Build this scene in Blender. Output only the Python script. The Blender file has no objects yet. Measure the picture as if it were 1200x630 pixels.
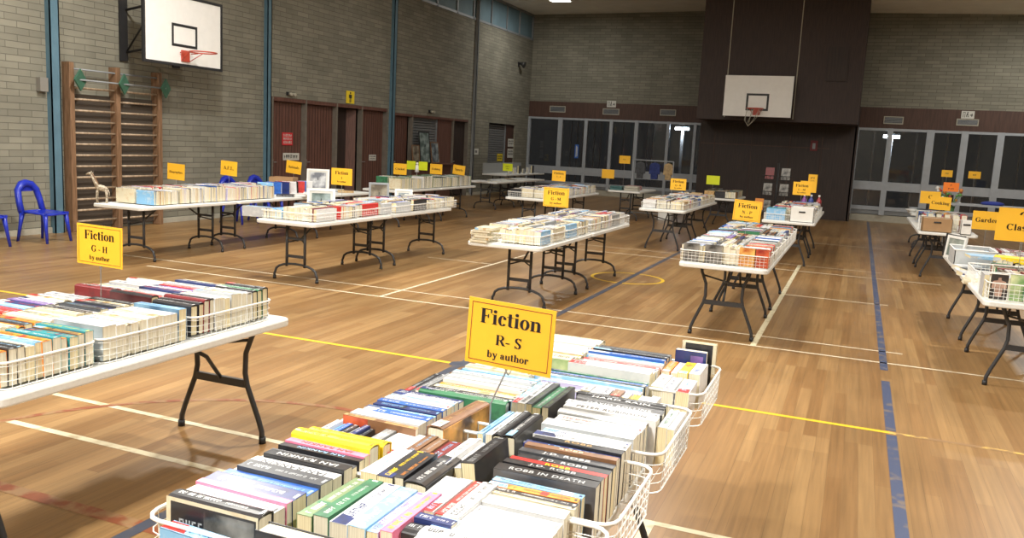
import bpy, math, random
from mathutils import Matrix, Vector
rnd = random.Random(7)
PI = math.pi
S = bpy.context.scene
C = S.collection

# ------------------------------------------------------------------ camera, world, lights, exposure
CAM_H = 1.8
RC = ((0.92803, -0.37154, -0.02722), (0.0, 0.0, 0.0), (0.0, 0.0, 0.0))
def cam_axes(yaw, pitch, roll):
    cy, sy = math.cos(yaw), math.sin(yaw)
    R1 = Matrix(((cy, -sy, 0), (0, 0, -1), (sy, cy, 0)))
    c, s = math.cos(pitch), math.sin(pitch)
    R2 = Matrix(((1, 0, 0), (0, c, -s), (0, s, c)))
    c, s = math.cos(roll), math.sin(roll)
    R3 = Matrix(((c, -s, 0), (s, c, 0), (0, 0, 1)))
    return R3 @ R2 @ R1
RR = cam_axes(math.radians(-21.81746), math.radians(8.51909), math.radians(2.92597))
cd = bpy.data.cameras.new('camera'); cam = bpy.data.objects.new('camera', cd); C.objects.link(cam)
m = Matrix((RR[0], -RR[1], -RR[2])).transposed().to_4x4()
m.translation = Vector((0, 0, CAM_H)); cam.matrix_world = m
cd.sensor_width = 36; cd.lens = 993.33 / 1200 * 36; cd.clip_start = 0.05; cd.clip_end = 200
S.camera = cam
S.view_settings.view_transform = 'Standard'; S.view_settings.look = 'None'
S.view_settings.gamma = 1; S.view_settings.use_curve_mapping = False
S.view_settings.exposure = 0.12
w = bpy.data.worlds.new('night'); S.world = w; w.use_nodes = True
w.node_tree.nodes['Background'].inputs[0].default_value = (0.026, 0.028, 0.030, 1)
w.node_tree.nodes['Background'].inputs[1].default_value = 1.0
# ceiling fixtures: x, y, z, watts (the front half of the hall is switched on, the far half is dim)
LAMPS = [(-7.2, 1.2, 6.2, 620), (-2.2, -1.4, 5.9, 640), (3.0, 2.2, 6.0, 800),
         (-7.6, 8.8, 6.2, 400), (-2.9, 6.8, 6.2, 340), (2.4, 10.8, 6.0, 260), (-3.2, 14.2, 6.2, 190),
         (-7.9, 18.4, 6.2, 50), (3.4, 17.5, 5.9, 60),
         (-9.6, 27.0, 6.42, 95), (4.6, 24.6, 5.85, 160)]
LAMP_COLOR = (1.0, 0.965, 0.89)

# ------------------------------------------------------------------ materials
MATS = {}
def nt(name):
    m = bpy.data.materials.new(name); m.use_nodes = True
    t = m.node_tree; b = t.nodes['Principled BSDF']
    return m, t, b
def plain(name, col, rough=0.5, metal=0.0, spec=0.5, var=0.0, scale=8.0, bump=0.0, coat=0.0):
    if name in MATS: return MATS[name]
    m, t, b = nt(name)
    b.inputs['Roughness'].default_value = rough; b.inputs['Metallic'].default_value = metal
    b.inputs['Specular IOR Level'].default_value = spec; b.inputs['Coat Weight'].default_value = coat
    tc = t.nodes.new('ShaderNodeTexCoord'); n = t.nodes.new('ShaderNodeTexNoise')
    n.inputs['Scale'].default_value = scale; n.inputs['Detail'].default_value = 4
    t.links.new(tc.outputs['Object'], n.inputs['Vector'])
    r = t.nodes.new('ShaderNodeValToRGB'); t.links.new(n.outputs['Fac'], r.inputs[0])
    r.color_ramp.elements[0].position = 0.35; r.color_ramp.elements[1].position = 0.65
    r.color_ramp.elements[0].color = tuple(c * (1 - var) for c in col) + (1,)
    r.color_ramp.elements[1].color = tuple(min(1, c * (1 + var)) for c in col) + (1,)
    t.links.new(r.outputs[0], b.inputs['Base Color'])
    if bump:
        bp = t.nodes.new('ShaderNodeBump'); bp.inputs['Strength'].default_value = bump; bp.inputs['Distance'].default_value = 0.01
        t.links.new(n.outputs['Fac'], bp.inputs['Height']); t.links.new(bp.outputs[0], b.inputs['Normal'])
    MATS[name] = m; return m
def emit(name, col, st):
    m, t, b = nt(name); b.inputs['Base Color'].default_value = (*col, 1)
    b.inputs['Emission Color'].default_value = (*col, 1); b.inputs['Emission Strength'].default_value = st
    return m
def brick_mat(name, plane, c1, c2, cm, bw=0.40, bh=0.10, mort=0.006, rough=0.9):
    m, t, b = nt(name); L = t.links
    g = t.nodes.new('ShaderNodeNewGeometry'); sx = t.nodes.new('ShaderNodeSeparateXYZ'); L.new(g.outputs['Position'], sx.inputs[0])
    cx = t.nodes.new('ShaderNodeCombineXYZ'); L.new(sx.outputs['Y' if plane == 'y' else 'X'], cx.inputs[0]); L.new(sx.outputs['Z'], cx.inputs[1])
    br = t.nodes.new('ShaderNodeTexBrick'); L.new(cx.outputs[0], br.inputs['Vector'])
    br.inputs['Scale'].default_value = 1; br.inputs['Brick Width'].default_value = bw; br.inputs['Row Height'].default_value = bh
    br.inputs['Mortar Size'].default_value = mort; br.inputs['Mortar Smooth'].default_value = 0.3; br.inputs['Bias'].default_value = -0.1
    br.inputs['Color1'].default_value = (*c1, 1); br.inputs['Color2'].default_value = (*c2, 1); br.inputs['Mortar'].default_value = (*cm, 1)
    n = t.nodes.new('ShaderNodeTexNoise'); n.inputs['Scale'].default_value = 1.3; n.inputs['Detail'].default_value = 6; L.new(cx.outputs[0], n.inputs['Vector'])
    mp = t.nodes.new('ShaderNodeMapRange'); mp.inputs[1].default_value = 0.3; mp.inputs[2].default_value = 0.7; mp.inputs[3].default_value = 0.86; mp.inputs[4].default_value = 1.12
    L.new(n.outputs['Fac'], mp.inputs[0])
    mx = t.nodes.new('ShaderNodeVectorMath'); mx.operation = 'SCALE'; L.new(br.outputs['Color'], mx.inputs[0]); L.new(mp.outputs[0], mx.inputs['Scale'])
    L.new(mx.outputs[0], b.inputs['Base Color']); b.inputs['Roughness'].default_value = rough; b.inputs['Specular IOR Level'].default_value = 0.25
    bp = t.nodes.new('ShaderNodeBump'); bp.inputs['Strength'].default_value = 0.6; bp.inputs['Distance'].default_value = 0.008; bp.invert = True
    L.new(br.outputs['Fac'], bp.inputs['Height']); L.new(bp.outputs[0], b.inputs['Normal'])
    return m
def floor_mat():
    m, t, b = nt('floor_boards'); L = t.links
    g = t.nodes.new('ShaderNodeNewGeometry'); sx = t.nodes.new('ShaderNodeSeparateXYZ'); L.new(g.outputs['Position'], sx.inputs[0])
    cx = t.nodes.new('ShaderNodeCombineXYZ'); L.new(sx.outputs['Y'], cx.inputs[0]); L.new(sx.outputs['X'], cx.inputs[1])
    def brick(w, h, c1, c2, off, bias=0.0):
        br = t.nodes.new('ShaderNodeTexBrick'); L.new(cx.outputs[0], br.inputs['Vector'])
        br.inputs['Scale'].default_value = 1; br.inputs['Brick Width'].default_value = w; br.inputs['Row Height'].default_value = h
        br.inputs['Mortar Size'].default_value = 0.0012; br.inputs['Mortar Smooth'].default_value = 0.5; br.offset = off; br.offset_frequency = 3
        br.inputs['Bias'].default_value = bias
        br.inputs['Color1'].default_value = (*c1, 1); br.inputs['Color2'].default_value = (*c2, 1)
        br.inputs['Mortar'].default_value = tuple(0.5 * (p + q) * 0.72 for p, q in zip(c1, c2)) + (1,)
        return br
    a = brick(1.9, 0.085, (0.245, 0.132, 0.051), (0.340, 0.207, 0.090), 0.37)
    k = brick(2.7, 0.255, (0.86, 0.85, 0.82), (1.10, 1.10, 1.08), 0.61)
    mx = t.nodes.new('ShaderNodeMix'); mx.data_type = 'RGBA'; mx.blend_type = 'MULTIPLY'; mx.inputs[0].default_value = 0.8
    L.new(a.outputs['Color'], mx.inputs[6]); L.new(k.outputs['Color'], mx.inputs[7])
    # grain, stretched along the boards
    sc = t.nodes.new('ShaderNodeVectorMath'); sc.operation = 'MULTIPLY'; sc.inputs[1].default_value = (1.2, 38, 1); L.new(cx.outputs[0], sc.inputs[0])
    n = t.nodes.new('ShaderNodeTexNoise'); n.inputs['Scale'].default_value = 1; n.inputs['Detail'].default_value = 6; n.inputs['Distortion'].default_value = 0.4; L.new(sc.outputs[0], n.inputs['Vector'])
    r = t.nodes.new('ShaderNodeMapRange'); r.inputs[1].default_value = 0.3; r.inputs[2].default_value = 0.72; r.inputs[3].default_value = 0.80; r.inputs[4].default_value = 1.12; L.new(n.outputs['Fac'], r.inputs[0])
    n2 = t.nodes.new('ShaderNodeTexNoise'); n2.inputs['Scale'].default_value = 0.55; n2.inputs['Detail'].default_value = 5; L.new(cx.outputs[0], n2.inputs['Vector'])
    r2 = t.nodes.new('ShaderNodeMapRange'); r2.inputs[1].default_value = 0.3; r2.inputs[2].default_value = 0.7; r2.inputs[3].default_value = 0.80; r2.inputs[4].default_value = 1.15; L.new(n2.outputs['Fac'], r2.inputs[0])
    mm = t.nodes.new('ShaderNodeMath'); mm.operation = 'MULTIPLY'; L.new(r.outputs[0], mm.inputs[0]); L.new(r2.outputs[0], mm.inputs[1])
    v = t.nodes.new('ShaderNodeVectorMath'); v.operation = 'SCALE'; L.new(mx.outputs[2], v.inputs[0]); L.new(mm.outputs[0], v.inputs['Scale'])
    L.new(v.outputs[0], b.inputs['Base Color'])
    r3 = t.nodes.new('ShaderNodeMapRange'); r3.inputs[3].default_value = 0.24; r3.inputs[4].default_value = 0.42; L.new(n2.outputs['Fac'], r3.inputs[0]); L.new(r3.outputs[0], b.inputs['Roughness'])
    b.inputs['Specular IOR Level'].default_value = 0.42
    return m
def line_mat(name, col, worn, wear=0.5, scale=9):
    m, t, b = nt(name); L = t.links
    g = t.nodes.new('ShaderNodeNewGeometry'); n = t.nodes.new('ShaderNodeTexNoise'); n.inputs['Scale'].default_value = scale; n.inputs['Detail'].default_value = 7
    L.new(g.outputs['Position'], n.inputs['Vector'])
    r = t.nodes.new('ShaderNodeValToRGB'); r.color_ramp.elements[0].position = wear - 0.06; r.color_ramp.elements[1].position = wear + 0.06
    r.color_ramp.elements[0].color = (*worn, 1); r.color_ramp.elements[1].color = (*col, 1)
    L.new(n.outputs['Fac'], r.inputs[0]); L.new(r.outputs[0], b.inputs['Base Color']); b.inputs['Roughness'].default_value = 0.35
    return m
def glass_mat():
    m, t, b = nt('window_glass'); L = t.links
    tr = t.nodes.new('ShaderNodeBsdfTransparent'); tr.inputs[0].default_value = (0.70, 0.68, 0.66, 1)
    gl = t.nodes.new('ShaderNodeBsdfGlossy'); gl.inputs['Roughness'].default_value = 0.03
    fr = t.nodes.new('ShaderNodeFresnel'); fr.inputs[0].default_value = 1.5
    mx = t.nodes.new('ShaderNodeMixShader'); L.new(fr.outputs[0], mx.inputs[0]); L.new(tr.outputs[0], mx.inputs[1]); L.new(gl.outputs[0], mx.inputs[2])
    L.new(mx.outputs[0], t.nodes['Material Output'].inputs[0]); return m
def streak_mat(name, c1, c2, sc=(1, 1, 1), scale=20, rough=0.6, lo=0.4, hi=0.6):
    m, t, b = nt(name); L = t.links
    tc = t.nodes.new('ShaderNodeTexCoord'); mp = t.nodes.new('ShaderNodeMapping'); mp.inputs['Scale'].default_value = sc
    n = t.nodes.new('ShaderNodeTexNoise'); n.inputs['Scale'].default_value = scale; n.inputs['Detail'].default_value = 5
    L.new(tc.outputs['Object'], mp.inputs[0]); L.new(mp.outputs[0], n.inputs['Vector'])
    r = t.nodes.new('ShaderNodeValToRGB'); r.color_ramp.elements[0].position = lo; r.color_ramp.elements[1].position = hi
    r.color_ramp.elements[0].color = (*c1, 1); r.color_ramp.elements[1].color = (*c2, 1)
    L.new(n.outputs['Fac'], r.inputs[0]); L.new(r.outputs[0], b.inputs['Base Color']); b.inputs['Roughness'].default_value = rough
    return m

COL = dict(black=(.022, .022, .026), charcoal=(.07, .075, .085), grey=(.30, .31, .32), silver=(.50, .53, .56), white=(.74, .745, .75), cream=(.70, .64, .48),
           navy=(.025, .04, .16), blue=(.04, .14, .50), sky=(.24, .50, .78), red=(.60, .04, .035), maroon=(.20, .025, .03), orange=(.82, .30, .04),
           yellow=(.92, .68, .02), pink=(.88, .25, .42), green=(.05, .20, .10), olive=(.20, .27, .13), teal=(.03, .28, .32), brown=(.24, .12, .06), tan=(.55, .36, .16),
           purple=(.22, .13, .40), lilac=(.55, .52, .78))
SECOND = dict(black='charcoal', charcoal='black', grey='silver', silver='white', white='silver', cream='tan', navy='black', blue='navy', sky='white', red='maroon',
              maroon='black', orange='red', yellow='orange', pink='red', green='black', olive='green', teal='navy', brown='black', tan='brown', purple='navy', lilac='white')
def cover_mat(c):
    k = 'cover_' + c
    if k in MATS: return MATS[k]
    a = COL[c]; s = COL[SECOND[c]]; mixk = 0.25 if c in ('white', 'yellow', 'pink') else 0.4
    b2 = tuple(p * (1 - mixk) + q * mixk for p, q in zip(a, s))
    MATS[k] = streak_mat(k, b2, a, (1, 1, 1), 22, 0.32, 0.36, 0.5); return MATS[k]
def art_mat(k, a, b):
    k = 'cover_art_' + k
    if k not in MATS: MATS[k] = streak_mat(k, a, b, (1, 1, 1), 9, 0.3, 0.34, 0.66)
    return MATS[k]
M_pages = streak_mat('page_edges', (.64, .595, .46), (.80, .755, .62), (0.3, 60, 0.3), 12, 0.85)
M_pages_old = streak_mat('page_edges_yellowed', (.66, .56, .34), (.84, .76, .52), (0.3, 60, 0.3), 12, 0.85)
M_white = plain('white_plastic', (.80, .80, .78), 0.42, var=0.03)
M_table = plain('tabletop_plastic', (.74, .75, .73), 0.45, var=0.03, scale=60, bump=0.05)
M_leg = plain('leg_enamel', (.035, .037, .042), 0.38, var=0.1)
M_wire = plain('white_wire', (.82, .82, .80), 0.35, var=0.02)
M_sign = plain('sign_card', (.84, .46, .022), 0.6, var=0.02)
M_signL = plain('sign_card_lime', (.72, .80, .02), 0.6, var=0.02)
M_signO = plain('sign_card_orange', (.90, .22, .02), 0.6, var=0.02)
M_ink = plain('sign_ink', (.03, .02, .02), 0.6)
M_redink = plain('sign_red_ink', (.30, .05, .02), 0.6)
M_steel = plain('galvanised_wire', (.40, .40, .40), 0.35, metal=0.7)
M_bluecol = plain('blue_steel_paint', (.095, .185, .25), 0.55, var=0.08, scale=5)
M_brown = streak_mat('brown_door_timber', (.105, .046, .034), (.15, .068, .050), (8, 8, 0.5), 6, 0.55)
M_darkpanel = streak_mat('dark_panel_timber', (.026, .017, .015), (.042, .026, .022), (10, 10, 0.4), 4, 0.6)
M_brownband = streak_mat('brown_band_timber', (.060, .030, .022), (.085, .042, .030), (8, 8, 0.5), 5, 0.6)
M_alu = plain('aluminium_frame', (.36, .39, .43), 0.45, metal=0.1, var=0.05)
M_alu_dark = plain('aluminium_frame_worn', (.26, .28, .30), 0.5, metal=0.1, var=0.05)
M_cream = plain('cream_paint', (.42, .40, .33), 0.7, var=0.05)
M_ceil = plain('ceiling_paint', (.80, .78, .70), 0.9, var=0.04, scale=2)
M_barwood = streak_mat('wall_bar_timber', (.17, .095, .05), (.26, .15, .085), (6, 6, 0.6), 6, 0.5)
M_rung = streak_mat('rung_timber', (.34, .25, .17), (.48, .37, .26), (1, 4, 1), 6, 0.45)
M_rung_shade = streak_mat('bar_rung_shade', (.062, .048, .037), (.085, .066, .050), (1, 0.15, 5), 5, 0.8)  # dark streaked colour standing in for the rungs' shadow on the wall
M_greenpad = plain('green_pad', (.05, .14, .09), 0.6, var=0.15)
M_board = plain('backboard_white', (.90, .90, .88), 0.4, var=0.02)
M_black = plain('black_paint', (.02, .02, .022), 0.5)
M_redrim = plain('red_rim_paint', (.50, .07, .04), 0.4)
M_chair = plain('blue_plastic', (.012, .030, .42), 0.3, var=0.08, scale=20, coat=0.3)
M_glass = glass_mat()
M_shutter = plain('grey_shutter_slats', (.20, .205, .21), 0.5, metal=0.2, var=0.05)
M_cloth_dark = plain('dark_cloth', (.03, .035, .055), 0.9, var=0.2)
M_card = plain('brown_cardboard', (.36, .22, .11), 0.85, var=0.06)
M_cleartub = plain('frosted_tub_plastic', (.55, .58, .60), 0.35, var=0.05)

# ------------------------------------------------------------------ mesh builder
class MB:
    def __init__(s): s.v = []; s.f = []; s.m = []; s.mats = []; s.smooth = []
    def mi(s, m):
        if m not in s.mats: s.mats.append(m)
        return s.mats.index(m)
    def quad(s, pts, m, M=None):
        i = len(s.v); s.v += [tuple(M @ Vector(p)) if M else tuple(p) for p in pts]
        s.f.append(tuple(range(i, i + len(pts)))); s.m.append(s.mi(m)); s.smooth.append(False); return s
    def box(s, a, b, m, M=None):
        x0, y0, z0 = a; x1, y1, z1 = b; i = len(s.v); k = s.mi(m)
        P = [(x0, y0, z0), (x1, y0, z0), (x1, y1, z0), (x0, y1, z0), (x0, y0, z1), (x1, y0, z1), (x1, y1, z1), (x0, y1, z1)]
        s.v += [tuple(M @ Vector(p)) if M else p for p in P]
        for q in ((3, 2, 1, 0), (4, 5, 6, 7), (0, 1, 5, 4), (1, 2, 6, 5), (2, 3, 7, 6), (3, 0, 4, 7)):
            s.f.append(tuple(i + j for j in q)); s.m.append(k); s.smooth.append(False)
        return s
    def prism(s, pts, h0, h1, m, axis='z', M=None):
        n = len(pts); i = len(s.v); k = s.mi(m)
        def p3(p, h):
            if axis == 'z': q = (p[0], p[1], h)
            elif axis == 'y': q = (p[0], h, p[1])
            else: q = (h, p[0], p[1])
            return tuple(M @ Vector(q)) if M else q
        s.v += [p3(p, h0) for p in pts] + [p3(p, h1) for p in pts]
        s.f.append(tuple(range(i + n - 1, i - 1, -1))); s.f.append(tuple(range(i + n, i + 2 * n))); s.m += [k, k]; s.smooth += [False, False]
        for j in range(n):
            s.f.append((i + j, i + (j + 1) % n, i + n + (j + 1) % n, i + n + j)); s.m.append(k); s.smooth.append(False)
        return s
    def tube(s, pts, r, m, n=8, closed=False, M=None, rr=None, caps=True):
        pts = [Vector(p) for p in pts]; k = s.mi(m); i0 = len(s.v); N = len(pts); ref = None
        for a in range(N):
            if closed: t = pts[(a + 1) % N] - pts[a - 1]
            else: t = pts[min(a + 1, N - 1)] - pts[max(a - 1, 0)]
            t.normalize()
            if ref is None: ref = Vector((0, 0, 1)) if abs(t.z) < 0.9 else Vector((1, 0, 0))
            u = t.cross(ref)
            if u.length < 1e-4: u = t.cross(Vector((0, 1, 0)))
            u.normalize(); v = t.cross(u).normalized(); ref = u.cross(t).normalized()
            q = rr[a] if rr else r
            for j in range(n):
                an = 2 * PI * j / n; p = pts[a] + (u * math.cos(an) + v * math.sin(an)) * q
                s.v.append(tuple(M @ p) if M else tuple(p))
        for a in range(N if closed else N - 1):
            for j in range(n):
                b = (a + 1) % N
                s.f.append((i0 + a * n + j, i0 + a * n + (j + 1) % n, i0 + b * n + (j + 1) % n, i0 + b * n + j)); s.m.append(k); s.smooth.append(n > 4)
        if not closed and caps:
            s.f.append(tuple(i0 + j for j in range(n - 1, -1, -1))); s.f.append(tuple(i0 + (N - 1) * n + j for j in range(n))); s.m += [k, k]; s.smooth += [False, False]
        return s
    def wire(s, a, b, r, m):
        return s.tube([a, b], r, m, n=4, caps=False)
    def ball(s, c, r, m, seg=10, ring=6, sc=(1, 1, 1)):
        i0 = len(s.v); k = s.mi(m)
        for a in range(ring + 1):
            th = PI * a / ring
            for j in range(seg):
                ph = 2 * PI * j / seg
                s.v.append((c[0] + r * sc[0] * math.sin(th) * math.cos(ph), c[1] + r * sc[1] * math.sin(th) * math.sin(ph), c[2] + r * sc[2] * math.cos(th)))
        for a in range(ring):
            for j in range(seg):
                s.f.append((i0 + a * seg + j, i0 + (a + 1) * seg + j, i0 + (a + 1) * seg + (j + 1) % seg, i0 + a * seg + (j + 1) % seg)); s.m.append(k); s.smooth.append(True)
        return s
    def mesh(s, name):
        me = bpy.data.meshes.new(name); me.from_pydata(s.v, [], s.f)
        for m in s.mats: me.materials.append(m)
        me.polygons.foreach_set('material_index', s.m); me.polygons.foreach_set('use_smooth', s.smooth); me.update(); return me
    def build(s, name, parent=None, loc=(0, 0, 0), rot=(0, 0, 0), bevel=0):
        o = bpy.data.objects.new(name, s.mesh(name)); C.objects.link(o)
        o.location = loc; o.rotation_euler = rot
        if parent: o.parent = parent
        if bevel:
            b = o.modifiers.new('bevel', 'BEVEL'); b.width = bevel; b.segments = 2; b.limit_method = 'ANGLE'; b.angle_limit = math.radians(50)
        return o
LABELS = {}
def tag(o, label, cat, group=None, kind=None):
    o['label'] = label; o['category'] = cat
    if group: o['group'] = group
    if kind: o['kind'] = kind
    return o
def root(name, loc=(0, 0, 0), rz=0, label=None, cat=None, group=None):
    o = bpy.data.objects.new(name, None); C.objects.link(o); o.location = loc; o.rotation_euler = (0, 0, rz); o.empty_display_size = 0.1
    if label: tag(o, label, cat, group)
    return o
def struct(mb, name, **k):
    o = mb.build(name, **k); o['kind'] = 'structure'; return o
def dup(o, parent=None):
    c = o.copy(); C.objects.link(c)
    if parent: c.parent = parent
    for ch in list(o.children): dup(ch, c)
    return c

# ------------------------------------------------------------------ the room
XL, XR, YB, YR, YF = -11.79, 6.3, 30.4, 27.5, -3.0
brickL = brick_mat('block_wall_long', 'y', (.205, .198, .160), (.265, .255, .205), (.135, .130, .108))
brickB = brick_mat('block_wall_end', 'x', (.205, .198, .160), (.265, .255, .205), (.135, .130, .108))
struct(MB().box((XL - .3, YF - .3, -.2), (XR + .3, 36, 0), floor_mat()), 'floor')
CE = MB(); CE.prism([(XL - .2, 6.5), (-2.6, 6.62), (-2.6, 6.8), (XL - .2, 6.8)], YF - .3, 31, M_ceil, axis='y')
CE.prism([(-2.6, 6.08), (XR + .2, 5.90), (XR + .2, 6.8), (-2.6, 6.8)], YF - .3, 31, M_ceil, axis='y')
struct(CE, 'ceiling')
# left wall with openings: doors 15.12..20.0, kiosk 20.3..25.05, small shutter 26.7..29.07
WL = MB()
def wl(y0, y1, z0, z1, x1=XL): WL.box((XL - .3, y0, z0), (x1, y1, z1), brickL)
wl(YF, 15.12, 0, 5.56); wl(15.12, 19.98, 2.5, 5.56); wl(19.98, 20.3, 0, 5.56); wl(20.3, 25.05, 2.42, 5.56)
wl(25.05, 26.7, 0, 5.56); wl(26.7, 29.07, 2.4, 5.56); wl(29.07, YB, 0, 5.56); wl(YF, 21.6, 5.56, 6.5)
WL.box((XL - .5, YF, 0), (XL - .3, YB, 5.56), M_darkpanel)
struct(WL, 'wall_left')
BW = MB(); BW.box((XL, YB, 3.36), (-4.6, YB + .3, 6.7), brickB)
struct(BW, 'wall_back')
BR = MB(); BR.box((-.2, YR, 3.34), (XR, YR + .3, 6.2), brickB); struct(BR, 'wall_back_right')
struct(MB().box((XR, YF, 0), (XR + .3, YR + .3, 6.7), brickL), 'wall_right')
struct(MB().box((XL - .3, YF - .3, 0), (XR + .3, YF, 6.9), brickB), 'wall_front')
struct(MB().box((XL, YB - .04, 2.78), (-4.6, YB + .2, 3.36), M_brownband), 'trim_1')
struct(MB().box((-.3, YR - .04, 2.74), (XR, YR + .2, 3.34), M_brownband), 'trim_2')
# central timber block over the stage opening and the dark stage front below
CB = MB(); CB.box((-4.5, 24.9, 2.73), (-.18, 30.3, 6.9), streak_mat('stage_block_timber', (.032, .019, .017), (.048, .028, .024), (8, 8, 0.5), 5, 0.6))
for x in (-3.72, -1.86): CB.box((x - .012, 24.88, 2.8), (x + .012, 24.9, 6.6), M_cream)
CB.box((-1.12, 24.86, 3.85), (-.58, 24.9, 4.75), M_darkpanel)
struct(CB, 'wall_stage_upper')
SB = MB(); SB.box((-4.66, 26.6, 0), (-.2, 30.5, 2.73), M_darkpanel)
for x in (-4.2, -3.1, -2.0, -1.1): SB.box((x - .01, 26.585, .1), (x + .01, 26.6, 2.4), M_brownband)
SB.box((-4.6, 26.585, 2.05), (-.9, 26.6, 2.08), M_brownband)
struct(SB, 'wall_stage_lower')
SS = MB(); SS.box((-.24, 26.6, 0), (-.16, 27.6, 3.3), M_darkpanel); SS.box((-4.66, 26.7, 0), (-4.5, 30.5, 6.7), M_brownband); struct(SS, 'wall_stage_side')
# skirting
for n, (y0, y1) in enumerate(((YF, 9.72), (11.95, 15.1), (25.1, 26.7))):
    struct(MB().box((XL, y0, 0), (XL + .03, y1, .09), M_cream), 'baseboard_left_%d' % (n + 1))
struct(MB().box((-.15, YR - .02, 0), (XR, YR + .1, .22), M_cream), 'baseboard_back_right')
struct(MB().box((XL, YB - .02, 0), (-5.3, YB + .1, .22), M_cream), 'baseboard_back')

# windows ------------------------------------------------------
def window(name, xs, thin, y, x0, x1, ztop, t0, t1, low, fm):
    f = MB(); d = .07
    f.box((x0, y - d, ztop - .07), (x1, y + d, ztop), fm); f.box((x0, y - d, t0), (x1, y + d, t1), fm); f.box((x0, y - d, low - .06), (x1, y + d, low + .05), fm)
    f.box((x0, y - .02, .2), (x1, y + .03, low), M_alu_dark)
    for x, ww in xs: f.box((x - ww / 2, y - d - .012, .2), (x + ww / 2, y + d + .012, ztop + .004), fm)
    o = struct(f, name)
    th = MB()
    for x in thin: th.box((x - .018, y + .1, .25), (x + .018, y + .13, ztop), M_alu)
    th.build('mullion', o)
    MB().box((x0, y + .01, .2), (x1, y + .018, ztop - .03), M_glass).build('glass', o)
    return o
window('window_1', [(-11.74, .09), (-10.5, .17), (-9.5, .12), (-8.54, .12), (-7.6, .13), (-6.45, .10), (-5.5, .10)], [-10.1, -9.85, -9.65, -9.2, -8.95, -8.1, -7.2, -7.0], YB, XL, -4.6, 2.78, .70, .98, .38, M_alu)
window('window_2', [(-.17, .07), (.71, .15), (1.78, .20), (2.66, .18), (3.56, .18), (4.6, .12), (5.6, .12)], [.3, 1.44, 2.25, 3.08, 4.1, 5.1], YR, -.2, XR, 2.74, .93, 1.18, .40, M_alu)
# clerestory on the left wall
f = MB()
f.box((XL - .05, 21.6, 5.56), (XL + .02, YB, 5.63), M_alu_dark); f.box((XL - .05, 21.6, 6.42), (XL + .02, YB, 6.52), M_alu_dark)
for y in (21.62, 22.6, 23.92, 25.1, 25.42, 26.5, 27.82, 29.0, 30.3): f.box((XL - .05, y - .03, 5.56), (XL + .02, y + .03, 6.5), M_alu_dark)
o = struct(f, 'window_3')
MB().box((XL - .03, 21.6, 5.6), (XL - .02, YB, 6.45), plain('frosted_blue_pane', (.15, .24, .29), 0.7, var=0.12, scale=1.2)).build('pane', o)
struct(MB().box((XL - .4, 19.9, 5.5), (XL - .3, YB, 6.6), M_darkpanel), 'wall_left_clerestory_back')

# doors and shutters in the left wall ----------------------------
def vboards(mb, y0, y1, z1, x, m, step=.11):
    mb.box((x - .04, y0, 0), (x, y1, z1), m)
    y = y0 + step
    while y < y1 - .03:
        mb.box((x, y - .004, .02), (x + .004, y + .004, z1 - .02), M_darkpanel); y += step
for n, (y0, y1, xx, mat, z1) in enumerate(((15.2, 16.31, XL - .1, M_brown, 2.42), (16.42, 17.56, XL - .1, M_brown, 2.42), (18.78, 19.9, XL - .1, M_brown, 2.42), (20.36, 21.22, XL - .1, M_brown, 2.35), (24.02, 24.98, XL - .1, M_darkpanel, 2.34))):
    d = MB(); vboards(d, y0, y1, z1, xx, mat); o = struct(d, 'door_%d' % (n + 1))
    h = MB(); h.box((xx, y0 + .07, 1.0), (xx + .02, y0 + .11, 1.16), M_steel); h.tube([(xx + .02, y0 + .09, 1.1), (xx + .06, y0 + .09, 1.1), (xx + .06, y0 + .19, 1.1)], .009, M_steel); h.build('door_handle', o)
d = MB(); d.box((-.02, 0, 0), (.02, .92, 2.4), M_brown); o = struct(d, 'door_6', loc=(XL - .12, 18.62, 0), rot=(0, 0, math.radians(128)))
tr = MB(); M_jamb = plain('door_jamb_paint', (.17, .15, .125), .6, var=.1)
for y in (15.16, 16.365, 17.6, 18.72, 19.94, 20.33, 21.35, 23.97, 25.02): tr.box((XL - .12, y - .024, 0), (XL + .012, y + .024, 2.5 if y < 20 else 2.42), M_jamb)
tr.box((XL - .1, 15.12, 2.42), (XL + .01, 19.98, 2.5), M_brown); tr.box((XL - .1, 20.3, 2.35), (XL + .01, 25.05, 2.42), M_brown)
struct(tr, 'trim_3')
def shutter(y0, y1, z0, z1, nm, counter=True):
    f = MB(); z = z0
    while z < z1 - .02:
        f.prism([(XL - .14, z), (XL - .105, z + .012), (XL - .105, z + .06), (XL - .14, z + .075)], y0, y1, M_shutter, axis='y'); z += .077
    f.box((XL - .16, y0 - .03, z0), (XL - .08, y0, z1), M_alu_dark); f.box((XL - .16, y1, z0), (XL - .08, y1 + .03, z1), M_alu_dark)
    o = struct(f, nm); return o
shutter(21.5, 23.0, 1.05, 2.35, 'window_4'); shutter(26.75, 28.35, .9, 2.38, 'window_5')
k = MB(); k.box((XL - .3, 21.4, 0), (XL - .02, 23.95, 1.0), M_brown); k.box((XL - .3, 21.38, 1.0), (XL + .12, 23.96, 1.05), M_brown); k.box((XL - .3, 23.05, 1.05), (XL - .05, 23.95, 2.35), M_brown)
k.box((XL - .3, 26.7, 0), (XL - .05, 29.07, .88), brickL); k.box((XL - .3, 28.4, .88), (XL - .06, 29.07, 2.4), M_brownband)
struct(k, 'trim_4')
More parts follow.
